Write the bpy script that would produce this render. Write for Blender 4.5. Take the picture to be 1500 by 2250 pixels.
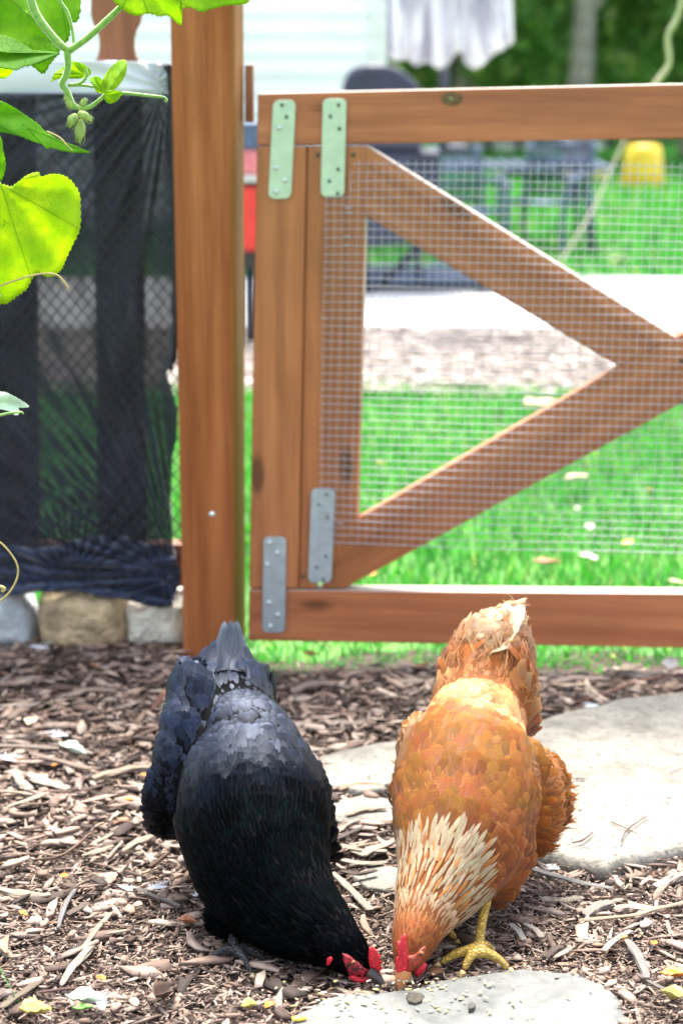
import bpy, bmesh, math, random
import numpy as np
from mathutils import Vector, Matrix, noise
from mathutils.bvhtree import BVHTree
R = math.radians
random.seed(7); rng = np.random.default_rng(7)
scn = bpy.context.scene
for o in list(bpy.data.objects): bpy.data.objects.remove(o)
COL = scn.collection

# ------------------------------------------------------------------ camera
CAM_H, PITCH, LENS = 0.985, R(12.94), 70.0
F = 4375.0                                   # focal length in photo pixels (1500 x 2250)
cam_d = bpy.data.cameras.new("camera"); cam = bpy.data.objects.new("camera", cam_d); COL.objects.link(cam)
cam.location = (0, 0, CAM_H); cam.rotation_euler = (R(90) - PITCH, 0, 0)
cam_d.sensor_fit = 'VERTICAL'; cam_d.sensor_height = 36.0; cam_d.sensor_width = 24.0; cam_d.lens = LENS
cam_d.clip_start = 0.05; cam_d.clip_end = 2000
cam_d.dof.use_dof = True; cam_d.dof.focus_distance = 2.24; cam_d.dof.aperture_fstop = 4.5
scn.camera = cam
# ------------------------------------------------------------------ world + sun
SUN_EL, SUN_AZ = R(66), R(-2)               # sun beyond the fence, a little to the right
w = bpy.data.worlds.new("World"); scn.world = w; w.use_nodes = True
nt = w.node_tree; sky = nt.nodes.new('ShaderNodeTexSky'); sky.sky_type = 'NISHITA'; sky.sun_disc = False
sky.sun_elevation = SUN_EL; sky.sun_rotation = SUN_AZ; sky.air_density = 1.0; sky.dust_density = 3.0; sky.ozone_density = 1.0
hs = nt.nodes.new('ShaderNodeHueSaturation'); hs.inputs['Saturation'].default_value = .45      # thin bright cloud: a pale sky
nt.links.new(sky.outputs[0], hs.inputs['Color']); nt.links.new(hs.outputs[0], nt.nodes['Background'].inputs[0]); nt.nodes['Background'].inputs[1].default_value = 0.115
sd = bpy.data.lights.new("sun", 'SUN'); so = bpy.data.objects.new("sun", sd); COL.objects.link(so)
sd.energy = 2.2; sd.angle = R(22); sd.color = (1.0, 0.95, 0.87)
sdir = Vector((math.sin(SUN_AZ) * math.cos(SUN_EL), math.cos(SUN_AZ) * math.cos(SUN_EL), math.sin(SUN_EL)))
so.rotation_euler = sdir.to_track_quat('Z', 'Y').to_euler(); so.location = sdir * 20
scn.view_settings.view_transform = 'Standard'; scn.view_settings.look = 'None'
scn.view_settings.exposure = 2.35; scn.view_settings.gamma = 1.0
scn.cycles.transparent_max_bounces = 24; scn.cycles.max_bounces = 8

# ------------------------------------------------------------------ placing helpers
FW = Vector((0, math.cos(PITCH), -math.sin(PITCH))); UP = Vector((0, math.sin(PITCH), math.cos(PITCH))); RT = Vector((1, 0, 0))
O = Vector((0, 0, CAM_H))
def ray(px, py): return FW + RT * ((px - 750) / F) + UP * ((1125 - py) / F)
def P(px, py, Y): d = ray(px, py); return O + d * (Y / d.y)
def G(px, py, z=0.0): d = ray(px, py); return O + d * ((z - CAM_H) / d.z)
def SC(Y, py=1700):                          # metres per photo pixel at ground distance Y
    d = ray(750, py); return (Y / d.y) / F
def plane_hit(px, py, p0, n): d = ray(px, py); return O + d * ((p0 - O).dot(n) / d.dot(n))

def tag(o, label=None, cat=None, group=None, kind=None):
    if label: o['label'] = label
    if cat: o['category'] = cat
    if group: o['group'] = group
    if kind: o['kind'] = kind
    return o
def empty(name, loc, label, cat, group=None):
    o = bpy.data.objects.new(name, None); COL.objects.link(o); o.location = loc; o.empty_display_size = .05
    return tag(o, label, cat, group)
def link(name, me, mat, parent=None, smooth=True):
    o = bpy.data.objects.new(name, me); COL.objects.link(o)
    for m in (mat if isinstance(mat, (list, tuple)) else [mat]): me.materials.append(m)
    if smooth: me.polygons.foreach_set('use_smooth', [True] * len(me.polygons))
    if parent is not None:
        o.parent = parent; o.matrix_parent_inverse = Matrix.Translation(-Vector(parent.location))
    return o
def mesh(name, verts, faces):
    me = bpy.data.meshes.new(name); me.from_pydata([tuple(v) for v in verts], [], [tuple(int(i) for i in f) for f in faces]); me.update(); return me
def np_mesh(name, V, Fq):
    V = np.asarray(V, dtype=np.float32).reshape(-1, 3); Fq = np.asarray(Fq, dtype=np.int32); k = Fq.shape[1]
    me = bpy.data.meshes.new(name); me.vertices.add(len(V)); me.vertices.foreach_set('co', V.ravel())
    me.loops.add(Fq.size); me.loops.foreach_set('vertex_index', Fq.ravel())
    me.polygons.add(len(Fq)); me.polygons.foreach_set('loop_start', np.arange(0, Fq.size, k, dtype=np.int32))
    me.update(calc_edges=True); me.validate(); return me
def fattr(me, name, arr, typ='FLOAT_VECTOR'):
    a = me.attributes.new(name, typ, 'POINT'); arr = np.asarray(arr, dtype=np.float32)
    if typ == 'FLOAT_COLOR':
        arr = np.concatenate([arr, np.ones((len(arr), 1), np.float32)], 1); a.data.foreach_set('color', arr.ravel())
    else: a.data.foreach_set('vector', arr.ravel())

# ------------------------------------------------------------------ material helpers
def newmat(name):
    m = bpy.data.materials.new(name); m.use_nodes = True; nt = m.node_tree
    return m, nt, nt.nodes['Principled BSDF'], nt.nodes['Material Output']
def N(nt, t, **k):
    n = nt.nodes.new(t)
    for a, b in k.items(): setattr(n, a, b)
    return n
def ramp(nt, fac, stops, interp='LINEAR'):
    r = N(nt, 'ShaderNodeValToRGB'); r.color_ramp.interpolation = interp
    while len(r.color_ramp.elements) < len(stops): r.color_ramp.elements.new(0.5)
    for e, (p, c) in zip(r.color_ramp.elements, stops): e.position = p; e.color = (c[0], c[1], c[2], 1) if not isinstance(c, (int, float)) else (c, c, c, 1)
    if fac is not None: nt.links.new(fac, r.inputs[0])
    return r.outputs[0]
def nz(nt, vec, scale, detail=6, rough=.55, dist=0.0):
    n = N(nt, 'ShaderNodeTexNoise'); n.inputs['Scale'].default_value = scale; n.inputs['Detail'].default_value = detail
    n.inputs['Roughness'].default_value = rough; n.inputs['Distortion'].default_value = dist
    if vec is not None: nt.links.new(vec, n.inputs['Vector'])
    return n.outputs[0]
def mapv(nt, vec, sc): m = N(nt, 'ShaderNodeMapping'); m.inputs['Scale'].default_value = sc; nt.links.new(vec, m.inputs[0]); return m.outputs[0]
def mixc(nt, fac, a, b, mode='MIX'):
    m = N(nt, 'ShaderNodeMix', data_type='RGBA', blend_type=mode)
    for s, v in ((m.inputs[0], fac), (m.inputs[6], a), (m.inputs[7], b)):
        if isinstance(v, (int, float)): s.default_value = v
        elif isinstance(v, tuple): s.default_value = (*v[:3], 1)
        else: nt.links.new(v, s)
    return m.outputs[2]
def bump(nt, h, bsdf, strength=.5, dist=.002):
    b = N(nt, 'ShaderNodeBump'); b.inputs['Strength'].default_value = strength; b.inputs['Distance'].default_value = dist
    nt.links.new(h, b.inputs['Height']); nt.links.new(b.outputs[0], bsdf.inputs['Normal']); return b
def math_(nt, op, a, b=None, c=None):
    m = N(nt, 'ShaderNodeMath', operation=op)
    for s, v in zip(m.inputs, (a, b, c)):
        if v is None: continue
        if isinstance(v, (int, float)): s.default_value = v
        else: nt.links.new(v, s)
    return m.outputs[0]
def attr(nt, name): a = N(nt, 'ShaderNodeAttribute'); a.attribute_name = name; return a
def objc(nt): return N(nt, 'ShaderNodeTexCoord').outputs['Object']
def plain(name, c, rough=.6, metal=0, var=.25, scale=30, bs=.3, bd=.001, spec=.5):
    m, nt, b, _ = newmat(name); v = nz(nt, objc(nt), scale)
    nt.links.new(ramp(nt, v, [(.3, tuple(x * (1 - var) for x in c)), (.7, tuple(min(1, x * (1 + var)) for x in c))]), b.inputs['Base Color'])
    b.inputs['Roughness'].default_value = rough; b.inputs['Metallic'].default_value = metal; b.inputs['Specular IOR Level'].default_value = spec
    bump(nt, nz(nt, objc(nt), scale * 3), b, bs, bd); return m

def wood_mat(name, c0, c1, c2, green=0.0, rough=.42, spec=.5):
    m, nt, b, _ = newmat(name); a = attr(nt, 'wc').outputs['Vector']
    base = nz(nt, mapv(nt, a, (1.6, 22, 22)), 1.0, 7, .6, .6)
    col = ramp(nt, base, [(.25, c0), (.5, c1), (.75, c2)])
    fine = nz(nt, mapv(nt, a, (9, 260, 260)), 1.0, 4, .6)
    col = mixc(nt, .75, col, ramp(nt, fine, [(.3, (.7, .66, .62)), (.6, (1, 1, 1))]), 'MULTIPLY')
    # cathedral rings
    wv = N(nt, 'ShaderNodeTexWave', wave_type='BANDS', bands_direction='Y'); wv.inputs['Scale'].default_value = 1.0
    wv.inputs['Distortion'].default_value = 6; wv.inputs['Detail'].default_value = 3; wv.inputs['Detail Scale'].default_value = .6
    nt.links.new(mapv(nt, a, (1.3, 9, 9)), wv.inputs['Vector'])
    col = mixc(nt, .35, col, ramp(nt, wv.outputs[0], [(.2, (.72, .64, .58)), (.6, (1, 1, 1))]), 'MULTIPLY')
    # knots
    vo = N(nt, 'ShaderNodeTexVoronoi'); vo.inputs['Scale'].default_value = 1.0; nt.links.new(mapv(nt, a, (3.2, 9, 9)), vo.inputs['Vector'])
    k = ramp(nt, vo.outputs['Distance'], [(.07, 1.0), (.13, 0.0)])
    col = mixc(nt, math_(nt, 'MULTIPLY', k, .8), col, tuple(x * .28 for x in c0))
    blot = nz(nt, mapv(nt, a, (5, 14, 14)), 1.0, 3)
    col = mixc(nt, .6, col, ramp(nt, blot, [(.3, (.72, .7, .7)), (.6, (1, 1, 1))]), 'MULTIPLY')
    if green:
        g = attr(nt, 'green').outputs['Vector']; sx = N(nt, 'ShaderNodeSeparateXYZ'); nt.links.new(g, sx.inputs[0])
        col = mixc(nt, math_(nt, 'MULTIPLY', sx.outputs[0], green), col, (.11, .10, .012))
    nt.links.new(col, b.inputs['Base Color']); b.inputs['Roughness'].default_value = rough; b.inputs['Specular IOR Level'].default_value = spec
    bump(nt, fine, b, .35, .001); return m

M = {}
M['wood'] = wood_mat('stained_cedar', (.29, .093, .029), (.44, .158, .055), (.53, .215, .085), 0)
M['wood_rail'] = wood_mat('stained_rail', (.31, .093, .035), (.46, .158, .063), (.55, .215, .092), 0)
M['wood_post'] = wood_mat('stained_post', (.27, .084, .026), (.38, .131, .044), (.46, .178, .066), .85, .6, .15)
M['wood_dark'] = wood_mat('old_picket', (.20, .07, .03), (.30, .11, .05), (.38, .15, .07), 0)
M['lit_top'] = wood_mat('sunlit_edge_paint', (.46, .38, .32), (.60, .52, .45), (.70, .63, .56), 0)     # sunlight on the upper edges, painted as paler wood
M['plate_g'] = plain('plate_grass_tint', (.50, .62, .50), .42, .55, .08, 60, .15, .0005)  # green of the reflected grass is put into the plate colour
M['plate_b'] = plain('galvanised_plate', (.42, .50, .56), .4, .6, .1, 60, .15, .0005)
M['screw'] = plain('screw', (.6, .66, .68), .3, .9, .1)
M['screw_dark'] = plain('screw_dark', (.06, .08, .07), .5, .5, .2)
M['wire'] = plain('galvanised_wire', (.52, .52, .56), .5, .35, .1)

# ------------------------------------------------------------------ solid helpers
def prism(name, pts, nrm, thick, mat, parent=None, bevel=.002, axis=None, green=None, smooth=False, lit_top=None):
    """closed board: polygon pts (front face) pushed back along nrm by thick, grain coordinates along axis"""
    bm = bmesh.new(); f = [bm.verts.new(p) for p in pts]; bk = [bm.verts.new(Vector(p) + nrm * thick) for p in pts]
    n = len(pts); bm.faces.new(f); bm.faces.new(bk[::-1])
    for i in range(n): bm.faces.new((f[i], bk[i], bk[(i + 1) % n], f[(i + 1) % n]))
    bmesh.ops.recalc_face_normals(bm, faces=bm.faces)
    if bevel: bmesh.ops.bevel(bm, geom=bm.edges[:], offset=bevel, segments=2, profile=.5, affect='EDGES')
    me = bpy.data.meshes.new(name); bm.to_mesh(me); bm.free()
    ax = (axis or (Vector(pts[1]) - Vector(pts[0]))).normalized(); ac = nrm.cross(ax).normalized()
    off = random.random() * 20; co = [(v.co.dot(ax) + off, v.co.dot(ac) + off * 1.7, v.co.dot(nrm) + off) for v in me.vertices]
    fattr(me, 'wc', co)
    if green: fattr(me, 'green', [green(v.co) for v in me.vertices])
    if lit_top:
        o = link(name, me, [mat, lit_top], parent, smooth)
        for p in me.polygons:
            if p.normal.z > .45: p.material_index = 1  # up-facing faces take the painted sunlit colour
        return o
    return link(name, me, mat, parent, smooth)
def tube_mesh(pts, rad, seg=8, cap=True, flat=1.0):
    pts = [Vector(p) for p in pts]; V, Fc = [], []; up = None
    for i, p in enumerate(pts):
        t = (pts[min(i + 1, len(pts) - 1)] - pts[max(i - 1, 0)]).normalized()
        if up is None: up = t.orthogonal().normalized()
        up = (up - t * up.dot(t)).normalized(); s = t.cross(up)
        r = rad[i] if hasattr(rad, '__len__') else rad
        for k in range(seg):
            a = 2 * math.pi * k / seg; V.append(p + up * math.cos(a) * r * flat + s * math.sin(a) * r)
    for i in range(len(pts) - 1):
        for k in range(seg): Fc.append((i * seg + k, i * seg + (k + 1) % seg, (i + 1) * seg + (k + 1) % seg, (i + 1) * seg + k))
    if cap: Fc.append(tuple(range(seg))[::-1]); Fc.append(tuple((len(pts) - 1) * seg + k for k in range(seg)))
    return V, Fc
def tube(name, pts, rad, mat, parent=None, seg=8, flat=1.0):
    V, Fc = tube_mesh(pts, rad, seg, True, flat); return link(name, mesh(name, V, Fc), mat, parent)
def smoothline(pts, n=8):
    pts = [Vector(p) for p in pts]; out = []
    for i in range(len(pts) - 1):
        p0, p1, p2, p3 = pts[max(i - 1, 0)], pts[i], pts[i + 1], pts[min(i + 2, len(pts) - 1)]
        for k in range(n):
            t = k / n; out.append(.5 * ((2 * p1) + (p2 - p0) * t + (2 * p0 - 5 * p1 + 4 * p2 - p3) * t * t + (3 * p1 - p0 - 3 * p2 + p3) * t ** 3))
    out.append(pts[-1]); return out
class MB:
    def __init__(s): s.V = []; s.F = []
    def add(s, V, Fc): b = len(s.V); s.V += [Vector(v) for v in V]; s.F += [tuple(i + b for i in f) for f in Fc]
    def tube(s, pts, rad, seg=8, flat=1.0): s.add(*tube_mesh(pts, rad, seg, True, flat))
    def box(s, c, sz, rot=None):
        c = Vector(c); V = []
        for x in (-1, 1):
            for y in (-1, 1):
                for z in (-1, 1):
                    v = Vector((x * sz[0] / 2, y * sz[1] / 2, z * sz[2] / 2)); V.append(c + ((rot @ v) if rot else v))
        s.add(V, [(0, 1, 3, 2), (4, 6, 7, 5), (0, 4, 5, 1), (2, 3, 7, 6), (0, 2, 6, 4), (1, 5, 7, 3)])
    def build(s, name, mat, parent=None, smooth=False, bevel=0):
        me = mesh(name, s.V, s.F)
        if bevel:
            bm = bmesh.new(); bm.from_mesh(me); bmesh.ops.bevel(bm, geom=bm.edges[:], offset=bevel, segments=2, profile=.5, affect='EDGES'); bm.to_mesh(me); bm.free()
        off = random.random() * 20; fattr(me, 'wc', [(v.co.z + off, v.co.x + off, v.co.y) for v in me.vertices])
        return link(name, me, mat, parent, smooth)

# ================================================================== SETTING
# ---- ground to the horizon
def grid_sheet(name, x0, x1, y0, y1, nx, ny, zf, mat):
    xs = np.linspace(x0, x1, nx); ys = np.linspace(y0, y1, ny); V = [(x, y, zf(x, y)) for y in ys for x in xs]
    Fc = [(j * nx + i, j * nx + i + 1, (j + 1) * nx + i + 1, (j + 1) * nx + i) for j in range(ny - 1) for i in range(nx - 1)]
    return link(name, mesh(name, V, Fc), mat)
m, nt, b, _ = newmat('turf_soil')
c = ramp(nt, nz(nt, objc(nt), 1.4, 8, .65), [(.3, (.045, .15, .02)), (.5, (.07, .23, .03)), (.7, (.13, .30, .05))])
c = mixc(nt, .5, c, ramp(nt, nz(nt, objc(nt), 45, 4), [(.35, (.55, .6, .4)), (.65, (1, 1, 1))]), 'MULTIPLY')
nt.links.new(c, b.inputs['Base Color']); b.inputs['Roughness'].default_value = .8; bump(nt, nz(nt, objc(nt), 60, 4), b, .8, .01); M['turf'] = m
g = grid_sheet('ground', -300, 300, -60, 600, 2, 2, lambda x, y: -.03, M['turf']); tag(g, kind='structure')
# ---- mulch bed soil
m, nt, b, _ = newmat('bed_soil')
c = ramp(nt, nz(nt, objc(nt), 55, 8, .7), [(.3, (.018, .010, .008)), (.5, (.065, .040, .030)), (.7, (.16, .108, .080))])
nt.links.new(c, b.inputs['Base Color']); b.inputs['Roughness'].default_value = .9; bump(nt, nz(nt, objc(nt), 180, 6, .7), b, 1.0, .006); M['soil'] = m
def bedz(x, y):
    z = noise.noise(Vector((x * 4, y * 4, 0))) * .007 + noise.noise(Vector((x * 14, y * 14, 3))) * .0035
    if y > 3.0 and x > -.24: z -= min(1, (y - 3.0) / .35) * .035
    return z
g = grid_sheet('mulch_bed_soil', -2.2, 2.2, .4, 3.45, 220, 150, bedz, M['soil']); tag(g, kind='structure')

# ---- wood chips (uncountable ground cover)
m, nt, b, _ = newmat('wood_chip')
ri = N(nt, 'ShaderNodeNewGeometry').outputs['Random Per Island']
c = ramp(nt, ri, [(0, (.028, .016, .011)), (.13, (.075, .043, .030)), (.28, (.18, .117, .088)), (.45, (.31, .215, .165)), (.63, (.43, .325, .26)), (.76, (.28, .225, .20)), (.88, (.50, .395, .315)), (.97, (.60, .50, .40)), (1.0, (.38, .17, .075))])
u = attr(nt, 'wc').outputs['Vector']
c = mixc(nt, .75, c, ramp(nt, nz(nt, mapv(nt, u, (60, 1400, 1400)), 1.0, 5, .65), [(.3, (.38, .33, .3)), (.62, (1.15, 1.12, 1.1))]), 'MULTIPLY')
c = mixc(nt, .6, c, ramp(nt, nz(nt, objc(nt), 60, 3), [(.32, (.45, .40, .38)), (.6, (1, 1, 1))]), 'MULTIPLY')
nt.links.new(c, b.inputs['Base Color']); b.inputs['Roughness'].default_value = .75
bump(nt, nz(nt, mapv(nt, u, (60, 1400, 1400)), 1.0, 5, .65), b, .7, .0012); M['chip'] = m
def chips(name, n, xr, yr, lr, wr, zr, tilt, keep=None, zbase=bedz):
    x = rng.uniform(*xr, n); y = rng.uniform(*yr, n)
    if keep is not None:
        k = np.array([keep(a, b_) for a, b_ in zip(x, y)]); x, y = x[k], y[k]; n = len(x)
    L = rng.uniform(0, 1, n) ** 2.2 * (lr[1] - lr[0]) + lr[0]; W = rng.uniform(*wr, n) * (0.5 + .5 * (L / lr[1]) ** .5); T = W * rng.uniform(.10, .38, n)
    yaw = rng.uniform(0, 2 * np.pi, n); pit = rng.normal(0, tilt, n); rol = rng.normal(0, tilt * 2.2, n)
    bend = rng.normal(0, .05, n)
    sec = np.array([-1, -.35, .35, 1.0]); V = np.zeros((n, 16, 3)); WC = np.zeros((n, 16, 3)); off = rng.uniform(0, 5, n)
    quad = np.array([(-1, -1), (1, -1), (1, 1), (-1, 1)])
    for i, s in enumerate(sec):
        tap = np.where(abs(s) == 1, rng.uniform(.1, 1.0, n), rng.uniform(.75, 1.15, n))
        sk = rng.normal(0, .22, n) * (abs(s) == 1)
        for j, (q0, q1) in enumerate(quad):
            jit = rng.normal(0, .12, (n, 2))
            V[:, i * 4 + j, 0] = L / 2 * (s + sk * q0)
            V[:, i * 4 + j, 1] = W / 2 * tap * (q0 + jit[:, 0]) + L * bend * (s * s)
            V[:, i * 4 + j, 2] = T / 2 * tap * (q1 + jit[:, 1]) + L * bend * .4 * (s * s)
            WC[:, i * 4 + j, 0] = L / 2 * s + off; WC[:, i * 4 + j, 1] = W / 2 * q0 + off; WC[:, i * 4 + j, 2] = T / 2 * q1
    cy, sy, cp, sp, cr, sr = np.cos(yaw), np.sin(yaw), np.cos(pit), np.sin(pit), np.cos(rol), np.sin(rol)
    def rotx(V): y_, z_ = V[..., 1].copy(), V[..., 2].copy(); V[..., 1] = y_ * cr[:, None] - z_ * sr[:, None]; V[..., 2] = y_ * sr[:, None] + z_ * cr[:, None]
    def roty(V): x_, z_ = V[..., 0].copy(), V[..., 2].copy(); V[..., 0] = x_ * cp[:, None] + z_ * sp[:, None]; V[..., 2] = -x_ * sp[:, None] + z_ * cp[:, None]
    def rotz(V): x_, y_ = V[..., 0].copy(), V[..., 1].copy(); V[..., 0] = x_ * cy[:, None] - y_ * sy[:, None]; V[..., 1] = x_ * sy[:, None] + y_ * cy[:, None]
    rotx(V); roty(V); rotz(V)
    zb = np.array([zbase(a, b_) for a, b_ in zip(x, y)]) + rng.uniform(*zr, n)
    V[..., 0] += x[:, None]; V[..., 1] += y[:, None]; V[..., 2] += zb[:, None]
    fq = []
    for i in range(3):
        for j in range(4): fq.append((i * 4 + j, (i + 1) * 4 + j, (i + 1) * 4 + (j + 1) % 4, i * 4 + (j + 1) % 4))
    fq += [(0, 1, 2, 3), (15, 14, 13, 12)]; fq = np.array(fq)
    Fq = (fq[None] + (np.arange(n) * 16)[:, None, None]).reshape(-1, 4)
    me = bpy.data.meshes.new(name); Vf = V.reshape(-1, 3).astype(np.float32)
    me.vertices.add(len(Vf)); me.vertices.foreach_set('co', Vf.ravel()); me.loops.add(Fq.size); me.loops.foreach_set('vertex_index', Fq.ravel().astype(np.int32))
    me.polygons.add(len(Fq)); me.polygons.foreach_set('loop_start', np.arange(0, Fq.size, 4, dtype=np.int32)); me.update(calc_edges=True)
    fattr(me, 'wc', WC.reshape(-1, 3)); return link(name, me, M['chip'], None, False)
def inpoly(pt, poly):
    x, y = pt; c = False; n = len(poly)
    for i in range(n):
        x0, y0 = poly[i]; x1, y1 = poly[i - 1]
        if (y0 > y) != (y1 > y) and x < (x1 - x0) * (y - y0) / (y1 - y0) + x0: c = not c
    return c

# ---- flagstones (outlines in ground metres)
m, nt, b, _ = newmat('limestone')
pit = ramp(nt, nz(nt, objc(nt), 120, 3, .6), [(.33, .0), (.42, 1.0)])
c = ramp(nt, nz(nt, objc(nt), 6, 9, .65, .5), [(.30, (.145, .138, .115)), (.48, (.26, .245, .21)), (.70, (.33, .31, .265))])
c = mixc(nt, .5, c, ramp(nt, nz(nt, objc(nt), 70, 5, .7), [(.3, (.66, .64, .60)), (.6, (1, 1, 1))]), 'MULTIPLY')
c = mixc(nt, .55, c, ramp(nt, nz(nt, objc(nt), 17, 6, .7, 1.0), [(.36, (.5, .47, .40)), (.5, (1, 1, 1))]), 'MULTIPLY')
nt.links.new(c, b.inputs['Base Color']); b.inputs['Roughness'].default_value = .8; nt.links.new(mixc(nt, math_(nt, 'SUBTRACT', 1.0, pit), c, (.10, .085, .065)), b.inputs['Base Color']); bump(nt, nz(nt, objc(nt), 28, 10, .65), b, .9, .010); M['stone'] = m
m2, nt, b, _ = newmat('blue_grey_stone')
c = ramp(nt, nz(nt, objc(nt), 9, 9, .65, .6), [(.32, (.075, .08, .075)), (.48, (.15, .155, .145)), (.68, (.22, .22, .205))])
c = mixc(nt, .5, c, ramp(nt, nz(nt, objc(nt), 90, 5, .7), [(.3, (.6, .58, .54)), (.6, (1, 1, 1))]), 'MULTIPLY')
nt.links.new(c, b.inputs['Base Color']); b.inputs['Roughness'].default_value = .75; bump(nt, nz(nt, objc(nt), 35, 10, .65), b, .8, .005); M['stone_b'] = m2
M['stone_tan'] = plain('tan_rock', (.52, .40, .24), .9, 0, .55, 22, 1, .025)
M['stone_pale'] = plain('pale_rock', (.80, .75, .63), .9, 0, .3, 22, 1, .02)
def slab(name, poly, z, th, mat, label, cat, relief=.004, group=None, sub=5):
    """irregular stone: rings from the centre out to a rough rim, then down the broken edge"""
    c = Vector((sum(p[0] for p in poly) / len(poly), sum(p[1] for p in poly) / len(poly), 0)); pts = []
    for i in range(len(poly)):
        a, b_ = Vector((*poly[i], 0)), Vector((*poly[(i + 1) % len(poly)], 0))
        for k in range(sub):
            p = a.lerp(b_, k / sub); q = p * 22; p = p + Vector((noise.noise(q), noise.noise(q + Vector((9, 9, 9))), 0)) * .008; pts.append(p)
    n = len(pts); V, Fc = [], []
    rr = [(0.0, 0)] + [(r, 0) for r in (.15, .3, .45, .6, .72, .83, .91, .96)] + [(.985, -.12), (1.0, -.35), (1.0, -.6), (.985, -1.0), (.9, -1.05)]
    for r, dz in rr:
        for p in pts:
            q = c.lerp(p, r) if r < 1 or dz == 0 else c.lerp(p, r + noise.noise(Vector((p.x * 50, p.y * 50, dz * 4))) * .02)
            zz = z + dz * th + noise.noise(Vector((q.x * 7, q.y * 7, 1))) * relief + noise.noise(Vector((q.x * 30, q.y * 30, 5))) * relief * .35
            V.append((q.x, q.y, zz))
    for j in range(len(rr) - 1):
        for i in range(n): Fc.append((j * n + i, j * n + (i + 1) % n, (j + 1) * n + (i + 1) % n, (j + 1) * n + i))
    base = V[0]; V = [(v[0], v[1], v[2]) for v in V]
    o = link(name, mesh(name, V, Fc), mat); tag(o, label, cat, group); return o
def gp(l, z=0): return [tuple(G(x, y, z)[:2]) for x, y in l]
BIG = gp([(1700, 1520), (1500, 1520), (1380, 1530), (1270, 1555), (1160, 1590), (1120, 1650), (1090, 1740), (1100, 1830), (1150, 1868), (1225, 1885), (1330, 1905), (1400, 1880), (1500, 1862), (1720, 1850), (1900, 1700)], .02)
FRONT = gp([(640, 2240), (700, 2205), (800, 2188), (900, 2180), (985, 2152), (1090, 2136), (1160, 2128), (1260, 2140), (1330, 2160), (1370, 2200), (1390, 2260), (1400, 2380), (1200, 2440), (800, 2430), (620, 2340)], .012)
MID = gp([(700, 1665), (760, 1648), (860, 1630), (940, 1650), (940, 1720), (860, 1735), (780, 1740), (715, 1725)], .012)
MID2 = gp([(725, 1762), (800, 1752), (900, 1760), (930, 1800), (850, 1808), (770, 1812), (728, 1805)], .008)
MID3 = gp([(770, 1925), (820, 1905), (900, 1915), (930, 1950), (880, 1962), (800, 1955)], .008)
slab('flagstone', BIG, .022, .035, M['stone'], 'large pale limestone flagstone in the mulch to the right of the brown hen', 'flagstone', .005)
slab('flagstone', FRONT, .014, .03, M['stone_b'], 'blue grey flagstone at the bottom edge, sprinkled with grain, under the hens beaks', 'flagstone', .004)
slab('flagstone', MID, .014, .025, M['stone'], 'bleached white flagstone between the two hens, the farthest of the small ones', 'flagstone', .004)
slab('flagstone', MID2, .010, .02, M['stone'], 'thin pale stone with a dark undercut, half buried just in front of the bleached flagstone', 'flagstone', .003)
slab('flagstone', MID3, .010, .02, M['stone'], 'small pale stone beside the brown hen neck feathers, nearest of the small ones', 'flagstone', .003)
STONES = [BIG, FRONT, MID, MID2, MID3]
def shrink(l, k): cx = sum(p[0] for p in l) / len(l); cy = sum(p[1] for p in l) / len(l); return [(cx + (p[0] - cx) * k, cy + (p[1] - cy) * k) for p in l]
INNER = [shrink(s, .955) for s in STONES]                    # mulch laps a little over the stone rims
def off_stone(x, y): return not any(inpoly((x, y), s) for s in INNER)
def bed_ok(x, y): return off_stone(x, y) and y < 3.14 + .05 * noise.noise(Vector((x * 5, 0, 0))) + (.25 if x < -.25 else 0)
fineR = lambda x, y: bed_ok(x, y)
ch = []
ch.append(chips('wood_chip_mulch', 70000, (-1.15, 1.15), (1.75, 3.4), (.005, .042), (.0012, .0065), (.000, .011), .16, bed_ok))
ch.append(chips('wood_chip_mulch', 12500, (-1.15, 1.15), (1.75, 3.4), (.012, .058), (.004, .017), (.008, .016), .11, lambda x, y: bed_ok(x, y) and (y > 2.35 or random.random() < .35)))
ch.append(chips('wood_chip_mulch', 34000, (-.75, .75), (1.8, 2.45), (.003, .014), (.0008, .003), (.007, .014), .2, lambda x, y: bed_ok(x, y) and y < 2.12 + .2 * random.random() + .15 * noise.noise(Vector((x * 4, y * 4, 9)))))
for o in ch: tag(o, 'shredded brown and tan wood chip mulch covering the bed', 'mulch', kind='stuff')

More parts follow.
